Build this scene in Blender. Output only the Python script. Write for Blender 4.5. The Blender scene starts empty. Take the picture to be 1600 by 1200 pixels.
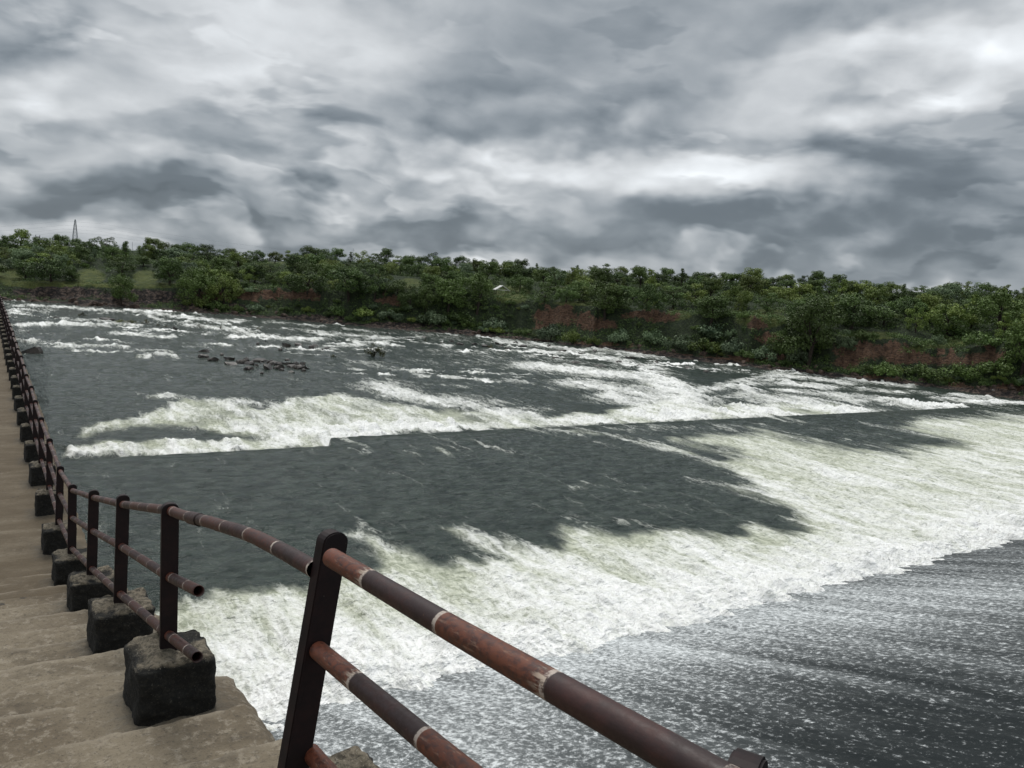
import bpy, bmesh, random
import numpy as np
from math import *
from mathutils import Vector, Matrix, Euler

random.seed(7)
scene = bpy.context.scene
col = scene.collection

# ------------------------------------------------------------------ camera
FPX = 1230.0
PITCH, ROLL = radians(7.24), radians(4.5)
cam_d = bpy.data.cameras.new('camera')
cam = bpy.data.objects.new('camera', cam_d)
col.objects.link(cam)
R3 = (Matrix.Rotation(pi/2 - PITCH, 3, 'X') @ Matrix.Rotation(ROLL, 3, 'Z'))
cam.matrix_world = R3.to_4x4()
cam_d.sensor_width = 36.0
cam_d.lens = 36.0*FPX/1600
cam_d.clip_start = 0.05
cam_d.clip_end = 20000
scene.camera = cam
RN = np.array(R3)

# survey helpers: bearings measured in the photograph -> world directions, and back
def ray(x, y):
    return RN @ np.array([(x-800)/FPX, -(y-600)/FPX, -1.0])

def bearing(X, Y, Z):
    P = np.stack([X, Y, Z], 0).reshape(3, -1)
    v = RN.T @ P
    d = np.maximum(-v[2], .01)
    return (800+FPX*v[0]/d).reshape(np.shape(X)), (600-FPX*v[1]/d).reshape(np.shape(X))

# walkway axes: w runs along the walkway, p runs out over the river
W = ray(-28, 378); W[2] = 0; W /= np.linalg.norm(W)
P = np.array([W[1], -W[0], 0])
def wp(w, p, z=0.0):
    return Vector((W[0]*w+P[0]*p, W[1]*w+P[1]*p, z))
AZW = atan2(W[0], W[1])          # azimuth of the walkway axis (rad, from +Y towards +X)
ZN, ZF = -14.0, -15.0            # upstream pool, river below the weir

def ground_pt(x, y, z):
    v = ray(x, y); return v*(z/v[2])

# ------------------------------------------------------------------ noise
def _h(ix, iy, s):
    n = (ix.astype(np.int64)*374761393 + iy.astype(np.int64)*668265263 + s*1442695041) & 0xffffffff
    n = ((n ^ (n >> 13))*1274126177) & 0xffffffff
    n = (n ^ (n >> 16)) & 0xffff
    return n/65535.0
def vnoise(x, y, s=0):
    ix, iy = np.floor(x), np.floor(y)
    fx, fy = x-ix, y-iy
    fx = fx*fx*fx*(fx*(fx*6-15)+10); fy = fy*fy*fy*(fy*(fy*6-15)+10)
    a, b = _h(ix, iy, s), _h(ix+1, iy, s)
    c, d = _h(ix, iy+1, s), _h(ix+1, iy+1, s)
    return (a*(1-fx)+b*fx)*(1-fy)+(c*(1-fx)+d*fx)*fy
def fbm(x, y, o=4, s=0, g=.5):
    t = 0*x; a = 1.0; n = 0
    for k in range(o):
        t = t+a*vnoise(x, y, s+k*17); n += a; a *= g
        x, y = x*1.93+y*.52+3.1, y*1.93-x*.27+1.7
    return t/n            # about 0..1, mean .5
def sst(a, b, x):
    t = np.clip((x-a)/(b-a), 0, 1); return t*t*(3-2*t)

# ------------------------------------------------------------------ object helpers
def tag(o, label=None, cat=None, group=None, kind=None):
    if label: o['label'] = label
    if cat: o['category'] = cat
    if group: o['group'] = group
    if kind: o['kind'] = kind
    return o
def empty(name, loc, rot=(0, 0, 0)):
    o = bpy.data.objects.new(name, None); col.objects.link(o)
    o.location = loc; o.rotation_euler = rot; o.empty_display_size = .3
    return o
def link(name, me, mat, parent=None, smooth=False):
    o = bpy.data.objects.new(name, me); col.objects.link(o)
    if mat and not me.materials: me.materials.append(mat)
    if parent: o.parent = parent
    if smooth: me.polygons.foreach_set('use_smooth', [True]*len(me.polygons))
    return o
def mesh_np(name, V, F, attrs=None):
    """V (n,3) array, F (m,k) int array of equal sized faces"""
    me = bpy.data.meshes.new(name)
    V = np.asarray(V, np.float32); F = np.asarray(F, np.int32)
    n, (m, k) = len(V), F.shape
    me.vertices.add(n); me.vertices.foreach_set('co', V.ravel())
    me.loops.add(m*k); me.loops.foreach_set('vertex_index', F.ravel())
    me.polygons.add(m); me.polygons.foreach_set('loop_start', np.arange(0, m*k, k, dtype=np.int32))
    me.update(calc_edges=True)
    for a, v in (attrs or {}).items():
        v = np.asarray(v, np.float32)
        if v.ndim == 1:
            at = me.attributes.new(a, 'FLOAT', 'POINT'); at.data.foreach_set('value', v)
        else:
            at = me.attributes.new(a, 'FLOAT_VECTOR', 'POINT'); at.data.foreach_set('vector', v.ravel())
    return me
def grid_faces(nr, nc):
    i = np.arange(nr*nc).reshape(nr, nc)
    return np.stack([i[:-1, :-1], i[:-1, 1:], i[1:, 1:], i[1:, :-1]], -1).reshape(-1, 4)

# ------------------------------------------------------------------ node helpers
class NT:
    def __init__(s, tree): s.t = tree; s.n = tree.nodes; s.l = tree.links
    def node(s, typ, ins=None, **kw):
        n = s.n.new(typ)
        for k, v in kw.items(): setattr(n, k, v)
        for k, v in (ins or {}).items():
            if isinstance(v, bpy.types.NodeSocket): s.l.new(v, n.inputs[k])
            else: n.inputs[k].default_value = v
        return n
    def m(s, op, a, b=0.0, c=None, clamp=False):
        n = s.n.new('ShaderNodeMath'); n.operation = op; n.use_clamp = clamp
        for i, v in enumerate((a, b) if c is None else (a, b, c)):
            if isinstance(v, bpy.types.NodeSocket): s.l.new(v, n.inputs[i])
            else: n.inputs[i].default_value = v
        return n.outputs[0]
    def ss(s, x, a, b, lo=0.0, hi=1.0, typ='SMOOTHSTEP'):
        n = s.n.new('ShaderNodeMapRange'); n.interpolation_type = typ; n.clamp = True
        s.l.new(x, n.inputs[0])
        for i, v in zip((1, 2, 3, 4), (a, b, lo, hi)): n.inputs[i].default_value = v
        return n.outputs[0]
    def mix(s, f, a, b, blend='MIX'):
        n = s.n.new('ShaderNodeMix'); n.data_type = 'RGBA'; n.blend_type = blend
        for i, v in ((0, f), (6, a), (7, b)):
            if isinstance(v, bpy.types.NodeSocket): s.l.new(v, n.inputs[i])
            else: n.inputs[i].default_value = v if not isinstance(v, tuple) or len(v) == 4 else (*v, 1)
        return n.outputs[2]
    def vec(s, v, sc):
        n = s.n.new('ShaderNodeVectorMath'); n.operation = 'MULTIPLY'
        s.l.new(v, n.inputs[0]); n.inputs[1].default_value = sc
        return n.outputs[0]
    dims = '3D'
    def noise(s, v, scale, detail=4, rough=.55, dist=0.0, lac=2.0):
        n = s.n.new('ShaderNodeTexNoise'); n.noise_dimensions = s.dims
        if v is not None: s.l.new(v, n.inputs['Vector'])
        n.inputs['Scale'].default_value = scale; n.inputs['Detail'].default_value = detail
        n.inputs['Roughness'].default_value = rough; n.inputs['Distortion'].default_value = dist
        n.inputs['Lacunarity'].default_value = lac
        return n.outputs['Fac']
    def attr(s, name, typ='GEOMETRY'):
        n = s.n.new('ShaderNodeAttribute'); n.attribute_name = name; n.attribute_type = typ; return n
def material(name):
    m = bpy.data.materials.new(name); m.use_nodes = True
    t = NT(m.node_tree); t.n.clear()
    out = t.n.new('ShaderNodeOutputMaterial'); b = t.n.new('ShaderNodeBsdfPrincipled')
    t.l.new(b.outputs[0], out.inputs[0])
    return m, t, b
def setb(t, b, **kw):
    for k, v in kw.items():
        k = k.replace('_', ' ')
        if isinstance(v, bpy.types.NodeSocket): t.l.new(v, b.inputs[k])
        else: b.inputs[k].default_value = v if not (isinstance(v, tuple) and len(v) == 3) else (*v, 1)
def bump(t, h, strength, dist, prev=None):
    n = t.n.new('ShaderNodeBump'); t.l.new(h, n.inputs['Height'])
    n.inputs['Strength'].default_value = strength; n.inputs['Distance'].default_value = dist
    if prev is not None: t.l.new(prev, n.inputs['Normal'])
    return n.outputs[0]

# ================================================================== MATERIALS
def mat_concrete():
    m, t, b = material('worn_concrete')
    g = t.attr('wpz').outputs['Vector']
    big = t.noise(g, .55, 5, .6, .6)
    med = t.noise(t.vec(g, (1.0, .35, 1)), 2.6, 6, .65, .4)
    fine = t.noise(g, 70, 3, .7)
    grit = t.noise(g, 14, 5, .75)
    c = t.mix(t.ss(big, .3, .72), (.128, .100, .066), (.225, .188, .132))
    pt = t.noise(g, 1.3, 6, .7)
    c = t.mix(t.ss(pt, .52, .66, 0, .75), c, (.085, .066, .044))
    c = t.mix(t.ss(med, .50, .62, 0, .5), c, (.075, .058, .038))
    c = t.mix(t.ss(grit, .50, .64, 0, .65), c, (.30, .26, .20))
    grit2 = t.noise(t.vec(g, (1, 1, .5)), 22, 6, .8)
    c = t.mix(t.ss(grit2, .52, .66, 0, .7), c, (.07, .056, .04))
    lev = t.attr('level').outputs['Fac']                  # damp silt on the flat walkway
    c = t.mix(t.m('MULTIPLY', lev, t.ss(med, .3, .6, .45, .95)), c, (.100, .075, .045))
    edge = t.attr('edge').outputs['Fac']                  # dark line at each riser's foot and dirt at the block feet
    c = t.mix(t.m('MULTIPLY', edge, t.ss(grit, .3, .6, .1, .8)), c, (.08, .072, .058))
    c = t.mix(t.ss(fine, .56, .68, 0, .6), c, (.05, .045, .04))
    c = t.mix(t.m('MULTIPLY', t.attr('nose').outputs['Fac'], .45), c, (.29, .25, .19))
    crk = t.node('ShaderNodeTexVoronoi', {'Vector': t.node('ShaderNodeVectorMath', {0: g, 1: t.vec(t.node('ShaderNodeTexNoise', {'Vector': g, 'Scale': 3.0, 'Detail': 5.0}).outputs['Color'], (.5, .5, .5))}, operation='ADD').outputs[0], 'Scale': 1.1}, feature='DISTANCE_TO_EDGE').outputs['Distance']
    crack = t.ss(crk, .010, .002)
    c = t.mix(t.m('MULTIPLY', t.m('MULTIPLY', crack, .45), t.ss(med, .56, .64)), c, (.06, .05, .04))
    spot = t.noise(g, 5.5, 2, .4)
    c = t.mix(t.ss(spot, .72, .76, 0, .8), c, (.035, .032, .028))
    setb(t, b, Base_Color=c, Roughness=.93)
    n = bump(t, med, .9, .04); n = bump(t, grit, .9, .02, n); n = bump(t, fine, .8, .004, n)
    setb(t, b, Normal=n); return m

def mat_block():
    m, t, b = material('mossy_block_concrete')
    tc = t.n.new('ShaderNodeTexCoord').outputs['Object']
    oi = t.n.new('ShaderNodeObjectInfo').outputs['Random']
    off = t.node('ShaderNodeCombineXYZ', {0: oi, 1: oi, 2: oi}).outputs[0]
    v = t.node('ShaderNodeVectorMath', {0: tc, 1: t.vec(off, (17, 31, 5))}, operation='ADD').outputs[0]
    n1 = t.noise(v, 6, 5, .65); n2 = t.noise(v, 28, 5, .75); n3 = t.noise(v, 90, 3, .7)
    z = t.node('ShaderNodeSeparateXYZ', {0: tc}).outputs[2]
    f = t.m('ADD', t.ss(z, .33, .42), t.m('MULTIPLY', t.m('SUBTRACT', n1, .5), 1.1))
    top_mix = t.ss(f, .36, .70)  # blends near-black sides into the paler top, with a ragged boundary
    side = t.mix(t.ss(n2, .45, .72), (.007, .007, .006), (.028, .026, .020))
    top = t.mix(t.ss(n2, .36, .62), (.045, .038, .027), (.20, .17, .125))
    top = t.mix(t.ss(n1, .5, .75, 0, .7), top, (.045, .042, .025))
    c = t.mix(top_mix, side, top)
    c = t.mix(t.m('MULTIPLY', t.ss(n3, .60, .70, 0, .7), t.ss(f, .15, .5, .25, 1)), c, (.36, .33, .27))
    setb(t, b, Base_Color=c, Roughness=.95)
    n = bump(t, n1, .5, .03); n = bump(t, n2, .8, .016, n); n = bump(t, n3, .6, .005, n)
    setb(t, b, Normal=n); return m

def mat_post():
    m, t, b = material('dark_painted_steel')
    tc = t.n.new('ShaderNodeTexCoord').outputs['Object']
    n1 = t.noise(tc, 8, 6, .7); n2 = t.noise(tc, 60, 4, .7)
    c = t.mix(t.ss(n1, .4, .7), (.012, .0075, .008), (.026, .0125, .012))
    c = t.mix(t.ss(n1, .66, .74, 0, .7), c, (.11, .03, .012))
    c = t.mix(t.ss(n2, .71, .76, 0, .6), c, (.3, .26, .22))
    setb(t, b, Base_Color=c, Roughness=.6, Specular_IOR_Level=.3)
    setb(t, b, Normal=bump(t, n2, .25, .002)); return m

def mat_rail():
    m, t, b = material('banded_rusty_pipe')
    at = t.attr('run'); s = at.outputs['Fac']
    v = t.attr('pv').outputs['Vector']
    n1 = t.noise(v, 9, 5, .7); n2 = t.noise(v, 42, 4, .7); n3 = t.noise(t.vec(v, (.25, 1, 1)), 60, 4, .7)
    sj = t.m('ADD', s, t.m('MULTIPLY', t.m('SUBTRACT', n1, .5), .012))
    ph = t.m('DIVIDE', sj, t.ss(t.attr('wear').outputs['Fac'], .4, .6, .72, .81))
    fr = t.m('FRACT', ph)
    rust = t.m('LESS_THAN', fr, .5)
    half = t.m('FRACT', t.m('MULTIPLY', ph, 2))
    ring = t.m('MAXIMUM', t.ss(half, .968, .976), t.ss(half, .014, .008))
    dark = t.mix(t.ss(n1, .4, .7), (.026, .0115, .0105), (.058, .020, .016))
    rst = t.mix(t.ss(n2, .35, .65), (.050, .017, .012), (.14, .042, .02))
    near = t.attr('wear').outputs['Fac']
    rst = t.mix(t.ss(near, .4, .6), t.mix(t.ss(n2, .35, .65), (.036, .015, .013), (.085, .03, .02)), rst)
    rst = t.mix(t.m('MULTIPLY', near, t.ss(n3, .54, .70, 0, .55)), rst, (.32, .19, .13))
    rst = t.mix(t.m('MULTIPLY', t.m('MULTIPLY', near, t.ss(half, .86, .99)), t.ss(n3, .44, .58)), rst, (.46, .37, .29))
    c = t.mix(rust, dark, rst)
    c = t.mix(t.m('MULTIPLY', ring, t.ss(n2, .42, .55, .1, .85)), c, (.50, .43, .37))
    col_ = t.attr('collar').outputs['Fac']                # bare rust where the pipe passes a post
    c = t.mix(t.m('MULTIPLY', col_, t.ss(n2, .3, .6, .2, .85)), c, (.15, .042, .02))
    c = t.mix(t.ss(n2, .70, .76, 0, .45), c, (.22, .12, .08))
    setb(t, b, Base_Color=c, Roughness=t.ss(n2, .3, .7, .42, .65))
    setb(t, b, Normal=bump(t, n2, .35, .002)); return m

def mat_water():
    m, t, b = material('river_water')
    q = t.attr('wpz').outputs['Vector']
    D = t.attr('foam').outputs['Fac']
    A = t.attr('aer').outputs['Fac']
    sa = t.vec(q, (.24, 1.0, 1.0))
    n1 = t.noise(sa, .75, 8, .62, .9)
    n2 = t.noise(t.vec(q, (.55, 1.0, 1)), 3.6, 6, .7, .6)
    lowv = t.noise(t.vec(q, (.5, 1, 1)), .35, 3, .5)
    # lace: ridges of a warped noise
    rn = t.noise(t.vec(q, (.45, 1, 1)), 1.5, 5, .6, 1.4)
    ridge = t.m('SUBTRACT', 1.0, t.m('MULTIPLY', t.m('ABSOLUTE', t.m('SUBTRACT', rn, .5)), 12.0), clamp=True)
    f = t.m('ADD', D, t.m('MULTIPLY', t.m('SUBTRACT', n1, .5), 1.5))
    f = t.m('ADD', f, t.m('MULTIPLY', t.m('SUBTRACT', n2, .5), .42))
    foam = t.ss(f, .30, 1.06)
    aer = t.ss(t.m('ADD', A, t.m('MULTIPLY', t.m('SUBTRACT', lowv, .5), 1.1)), .25, .95)
    lace = t.m('MULTIPLY', ridge, t.ss(f, .1, .6))
    ripple = t.noise(t.vec(q, (1.0, .5, 1)), 1.6, 5, .6)
    wat = t.mix(t.ss(ripple, .35, .65), (.010, .020, .016), (.044, .060, .050))
    wat = t.mix(aer, wat, t.mix(t.ss(n2, .3, .7), (.27, .295, .215), (.66, .68, .56)))
    c = t.mix(t.m('MULTIPLY', lace, .68), wat, (.80, .82, .74))
    c = t.mix(foam, c, t.mix(t.ss(n2, .25, .6), (.80, .815, .76), (.95, .955, .94)))
    allf = t.m('MAXIMUM', foam, t.m('MAXIMUM', t.m('MULTIPLY', lace, .8), t.m('MULTIPLY', aer, .7)))
    setb(t, b, Base_Color=c, Roughness=t.ss(allf, 0, .8, .16, .85), IOR=1.33,
         Specular_IOR_Level=t.ss(allf, 0, .8, .32, .1))
    w1 = t.noise(t.vec(q, (1.0, .45, 1)), 1.1, 4, .62)
    w2 = t.noise(t.vec(q, (1.0, .5, 1)), 4.2, 4, .65)
    n = bump(t, w1, 1.0, .5); n = bump(t, w2, .9, .14, n)
    n = bump(t, f, .32, .2, n)
    setb(t, b, Normal=n); return m

def mat_spill():
    m, t, b = material('spillway_water')
    q = t.attr('wpz').outputs['Vector']
    D = t.attr('foam').outputs['Fac']
    st = t.noise(t.vec(q, (.10, 1.0, 0)), .55, 5, .6, .3)
    a = t.noise(t.vec(q, (.75, 1.0, 0)), 3.4, 4, .7, .3)
    fl = t.noise(t.vec(q, (.85, 1.0, 0)), 6.0, 7, .74, .2)
    fs = t.noise(t.vec(q, (.9, 1.0, 0)), 26, 3, .7)
    dens = t.m('ADD', D, t.m('MULTIPLY', t.m('SUBTRACT', st, .5), .9))
    f = t.m('ADD', t.m('MULTIPLY', dens, .42), t.m('MULTIPLY', t.m('SUBTRACT', fl, .5), 1.5))
    f = t.m('ADD', f, t.m('MULTIPLY', t.m('SUBTRACT', a, .5), .6))
    f = t.m('ADD', f, t.m('MULTIPLY', t.m('SUBTRACT', fs, .5), .45))
    foam = t.ss(f, .15, .52)
    veil = t.ss(dens, .1, 1.1, .0, .55)
    c = t.mix(veil, (.017, .021, .022), (.435, .465, .470))
    c = t.mix(foam, c, (.70, .73, .735))
    setb(t, b, Base_Color=c, Roughness=t.ss(foam, 0, 1, .45, .9), IOR=1.33, Specular_IOR_Level=.10)
    n = bump(t, f, .5, .02)
    setb(t, b, Normal=n); return m

def mat_bank():
    m, t, b = material('bank_soil_and_grass')
    g = t.n.new('ShaderNodeNewGeometry').outputs['Position']
    so = t.attr('soil').outputs['Fac']; gr = t.attr('grass').outputs['Fac']; rk = t.attr('rock').outputs['Fac']
    n1 = t.noise(g, .35, 6, .65); n2 = t.noise(g, 1.6, 6, .7); n3 = t.noise(t.vec(g, (1, 1, 3)), .9, 7, .75); n4 = t.noise(t.vec(g, (1, 1, 1.8)), .75, 4, .6)
    soil = t.mix(t.ss(n3, .36, .64), (.058, .032, .019), (.185, .104, .062))
    soil = t.mix(t.ss(n2, .56, .66, 0, .6), soil, (.035, .024, .016))
    rock = t.mix(t.ss(n2, .38, .62), (.014, .010, .008), (.150, .108, .085))
    scrub = t.mix(t.ss(n2, .35, .65), (.014, .024, .010), (.04, .062, .02))
    grass = t.mix(t.ss(n1, .3, .7), (.050, .074, .016), (.120, .140, .032))
    grass = t.mix(t.ss(n2, .52, .7, 0, .7), grass, (.035, .05, .016))
    c = t.mix(t.ss(t.m('ADD', gr, t.m('MULTIPLY', t.m('SUBTRACT', n2, .5), .8)), .35, .65), scrub, grass)
    c = t.mix(t.ss(t.m('ADD', so, t.m('MULTIPLY', t.m('SUBTRACT', n2, .5), 1.1)), .35, .65), c, soil)
    rock = t.mix(t.ss(n4, .46, .56), rock, (.012, .009, .008))
    c = t.mix(t.ss(t.m('ADD', rk, t.m('MULTIPLY', t.m('SUBTRACT', n2, .5), .9)), .4, .65), c, rock)
    setb(t, b, Base_Color=c, Roughness=.95)
    setb(t, b, Normal=bump(t, n2, 1.0, 1.2)); return m

def mat_leaf(name, c1, c2, c3):
    m, t, b = material(name)
    tone = t.attr('tone').outputs['Fac']
    oi = t.n.new('ShaderNodeObjectInfo').outputs['Random']
    c = t.mix(tone, c1, c2)
    c = t.mix(t.ss(oi, .0, 1.0, 0, .75), c, c3)
    v = t.m('ADD', .66, t.m('MULTIPLY', t.m('FRACT', t.m('MULTIPLY', oi, 7.3)), .75))
    h = t.node('ShaderNodeHueSaturation', {'Color': c, 'Value': v, 'Saturation': 1.0})
    setb(t, b, Base_Color=h.outputs[0], Roughness=.6, Specular_IOR_Level=.3)
    return m

def mat_plain(name, c, rough=.8, c2=None, scale=6, bmp=.3):
    m, t, b = material(name)
    tc = t.n.new('ShaderNodeTexCoord').outputs['Object']
    n = t.noise(tc, scale, 5, .65)
    cc = t.mix(t.ss(n, .35, .65), c, c2 or tuple(min(1, k*1.5) for k in c))
    setb(t, b, Base_Color=cc, Roughness=rough, Normal=bump(t, n, bmp, .05)); return m

M_CONC, M_BLOCK, M_POST, M_RAIL = mat_concrete(), mat_block(), mat_post(), mat_rail()
M_WATER, M_SPILL, M_BANK = mat_water(), mat_spill(), mat_bank()
M_LEAF_D = mat_leaf('leaf_dark_green', (.028, .056, .013), (.110, .175, .046), (.080, .120, .026))
M_LEAF_L = mat_leaf('leaf_light_green', (.046, .088, .018), (.180, .240, .052), (.140, .175, .038))
M_LEAF_G = mat_leaf('leaf_grey_green', (.036, .066, .032), (.190, .255, .145), (.120, .17, .08))
M_LEAF_B = mat_leaf('leaf_drowned_bush', (.016, .018, .008), (.120, .130, .055), (.07, .06, .03))
M_SCRUB = mat_leaf('leaf_scrub', (.028, .056, .014), (.130, .190, .055), (.07, .115, .03))
M_BARK = mat_plain('bark', (.03, .022, .016), .9)
M_ROCK = mat_plain('wet_black_rock', (.014, .012, .011), .5, (.085, .072, .060), 1.4, .8)
M_SHORE = mat_plain('brown_shore_rock', (.035, .024, .018), .9, (.12, .082, .062), 1.2, .8)
M_PYLON = mat_plain('galvanised_steel', (.16, .18, .20), .6)
M_CABLE = mat_plain('cable', (.12, .13, .15), .7)
M_WHITE = mat_plain('white_sheet_roof', (.62, .62, .60), .5, (.75, .75, .73), 3, .1)
M_WALL = mat_plain('shelter_wall', (.10, .08, .06), .9)
M_BASEG = mat_plain('earth', (.05, .055, .03), .95, (.08, .07, .04), .05)

# ================================================================== THE BANK
# columns: photo x, waterline y, then y at beach top, cliff foot, cliff top, mid slope, skyline ground
COLS = [(-220, 456, 453, 449, 430, 402, 384), (0, 468, 463, 459, 440, 412, 388), (100, 475, 469, 465, 444, 414, 388),
        (200, 481, 476, 470, 448, 420, 394), (300, 488, 481, 474, 449, 424, 400), (400, 496, 489, 480, 450, 428, 407),
        (500, 504, 496, 488, 453, 432, 409), (600, 514, 506, 497, 458, 436, 414), (700, 522, 514, 505, 466, 442, 420),
        (800, 530, 522, 512, 468, 446, 426), (900, 541, 532, 518, 476, 455, 432), (1000, 552, 540, 526, 487, 462, 438),
        (1100, 564, 552, 538, 492, 468, 446), (1200, 577, 566, 550, 498, 474, 452), (1300, 589, 578, 566, 524, 484, 458),
        (1400, 600, 588, 576, 530, 490, 464), (1480, 608, 597, 585, 548, 494, 466), (1600, 625, 610, 596, 528, 498, 468),
        (1820, 652, 632, 612, 532, 505, 482)]
SS = np.array([0, 4.0, 7.0, 11.5, 45.0, 105.0])
az_c, r_c, z_c = [], [], []
for c in COLS:
    v = ray(c[0], c[1]); az_c.append(atan2(v[0], v[1])); r0 = hypot(v[0], v[1])*ZF/v[2]; r_c.append(r0)
    zz = [ZF]
    for s, y in zip(SS[1:], c[2:]):
        u = ray(c[0], y); zz.append(u[2]/hypot(u[0], u[1])*(r0+s))
    z_c.append(zz)
az_c = np.array(az_c); r_c = np.array(r_c); z_c = np.array(z_c)
def shore_r(az): return np.interp(az, az_c, r_c) + 1.6*(fbm(az*60, az*0, 3, 5)-.5)*2
def terrain(az, s):
    """height of the bank at azimuth az (rad), s metres behind the waterline"""
    r = shore_r(az)+s
    x, y = np.sin(az)*r, np.cos(az)*r
    prof = [np.interp(az, az_c, z_c[:, j]) for j in range(6)]
    sj = s + 2.6*(fbm(az*45, s*.02, 3, 9)-.5)*sst(1, 8, s)*2
    z = 0*s + prof[0]
    for j in range(5):
        t = np.clip((sj-SS[j])/(SS[j+1]-SS[j]), 0, 1)
        if j >= 3: t = t*.6 + .4*sst(0, 1, t)
        z = z + (prof[j+1]-prof[j])*t
    z = z + (fbm(x/3.2, y/3.2, 5, 21)-.5)*1.9*sst(.5, 6, s)*(1-.4*sst(14, 40, s))
    z = z + (fbm(x/16, y/16, 3, 33)-.5)*3.0*sst(10, 40, s)
    z = z + (fbm(x/.9, y/.9, 3, 41)-.5)*.5*sst(0, 2, s)*(1-sst(12, 30, s))
    z = np.where(s < 0, ZF + s*.25, z)
    return x, y, z

ELL = lambda X, Y, e: np.clip(1.6-1.6*np.sqrt(((X-e[0])/e[2])**2+((Y-e[1])/e[3])**2), 0, 1)
SOIL = [(400, 463, 75, 13), (465, 461, 60, 12), (350, 466, 60, 12), (610, 468, 34, 14), (870, 492, 62, 22), (930, 508, 45, 14), (850, 512, 30, 10),
        (1040, 498, 45, 16), (1010, 492, 70, 12), (1205, 528, 26, 18), (1345, 548, 62, 22), (1320, 565, 25, 18), (1420, 560, 60, 14),
        (1490, 561, 80, 15), (1540, 556, 40, 22), (1385, 545, 50, 16), (1090, 560, 240, 9), (1330, 590, 120, 6), (1560, 606, 130, 9), (900, 543, 160, 5), (1180, 505, 26, 12)]
GRASS = [(140, 432, 36, 18), (228, 433, 30, 16), (15, 432, 34, 18), (75, 444, 110, 8), (215, 446, 120, 7), (640, 443, 28, 12), (905, 474, 60, 6), (560, 400, 90, 5), (430, 408, 26, 10),
         (1360, 524, 70, 9), (1470, 538, 60, 10), (1420, 547, 40, 8), (800, 460, 42, 22), (1500, 530, 50, 8), (1200, 487, 40, 5), (1060, 492, 30, 12), (1190, 500, 60, 18)]
ROCKS_E = [(90, 458, 110, 15), (220, 464, 110, 16), (330, 480, 90, 9), (470, 498, 120, 8), (620, 509, 110, 7), (160, 474, 150, 6), (720, 520, 120, 7), (1500, 612, 160, 7)]

az = np.radians(np.concatenate([np.arange(-88, -38, 1.0), np.arange(-38, 38, .09), np.arange(38, 89, 1.0)]))
s = np.concatenate([[-6, -3, -1], np.arange(0, 16, .45), 16*1.045**np.arange(0, 66), [330, 450, 700, 1100, 2000, 4000, 8000]])
AZ, S = np.meshgrid(az, s)
X, Y, Z = terrain(AZ, S)
px, py = bearing(X, Y, Z)
pn = (fbm(X/7+Z*.4, Y/7, 4, 301)-.5); pm_ = (fbm(AZ*190, Z*.9, 4, 302, .6)-.5)
soil = np.max([ELL(px+pn*60, py+pn*26+pm_*10, e) for e in SOIL], 0)*(1+pm_*1.6)
soil = np.clip(soil-.15*(fbm(X/2.5, Y/2.5, 3, 303) > .58), 0, 1)
grass = np.max([ELL(px, py, e) for e in GRASS], 0)*(S < 120)
grass = np.maximum(grass, .42*sst(.5, .7, fbm(X/14, Y/14, 3, 77))*(S > 12))
rock = np.max([ELL(px, py, e) for e in ROCKS_E], 0)*(S < 14)
rock = np.maximum(rock, 1-sst(1.0, 3.0, S))
Z = Z + soil*(fbm(AZ*260+Z*.5, Z*.7, 4, 305, .6)-.5)*3.0*sst(2, 5, S)*(1-sst(14, 20, S)) + soil*(np.abs((Z*.9+pn*2) % 1-.5)-.25)*1.6*(S > 2)*(S < 14)
Z = Z + rock*(fbm(X/2.2, Y/2.2, 4, 3)-.5)*2.2*sst(.5, 3, S)
bank = link('riverbank', mesh_np('riverbank', np.stack([X, Y, Z], -1).reshape(-1, 3), grid_faces(*X.shape),
            {'soil': soil.ravel(), 'grass': grass.ravel(), 'rock': rock.ravel()}), M_BANK, smooth=True)
tag(bank, kind='structure')

def bank_pt(x, s_):
    """a point on the bank in the bearing of photo column x, s_ metres behind the waterline"""
    yc = np.interp(x, [c[0] for c in COLS], [c[1]-40 for c in COLS])
    v = ray(x, yc); a = np.array([atan2(v[0], v[1])])
    X, Y, Z = terrain(a, np.array([float(s_)]))
    return float(X[0]), float(Y[0]), float(Z[0])
def bank_at(x, y, smin=.5, smax=115):
    """where the line of sight (x,y) first meets the bank"""
    v = ray(x, y); a = atan2(v[0], v[1]); k = v[2]/hypot(v[0], v[1])
    s_ = np.arange(smin, smax, .5); A = np.full(s_.shape, a)
    X, Y, Z = terrain(A, s_)
    d = Z - k*np.hypot(X, Y)
    hit = np.where(d > 0)[0]
    i = hit[0] if len(hit) else len(s_)-1
    return float(X[i]), float(Y[i]), float(Z[i]), float(s_[i])

# ================================================================== THE RIVER
TOE = 23.2
def weir_w(p):
    return 59.0 + 3.0*sst(22.9, 24.5, p) + .008*p + .12*(fbm(p*.3, p*0, 2, 8)-.5)
def seg_d(X, Y, pts, kx=1.0, ky=1.0):
    d = None; pts = [(a*kx, b*ky) for a, b in pts]
    for (x0, y0), (x1, y1) in zip(pts[:-1], pts[1:]):
        dx, dy = x1-x0, y1-y0
        t = np.clip(((X*kx-x0)*dx+(Y*ky-y0)*dy)/(dx*dx+dy*dy+1e-9), 0, 1)
        q = np.hypot(X*kx-x0-t*dx, Y*ky-y0-t*dy)
        d = q if d is None else np.minimum(d, q)
    return d
def poly_in(X, Y, pts):
    ins = np.zeros(X.shape, bool)
    n = len(pts)
    for i in range(n):
        (x0, y0), (x1, y1) = pts[i], pts[(i+1) % n]
        c = ((y0 > Y) != (y1 > Y)) & (X < (x1-x0)*(Y-y0)/((y1-y0) or 1e-9)+x0)
        ins ^= c
    return ins
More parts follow.
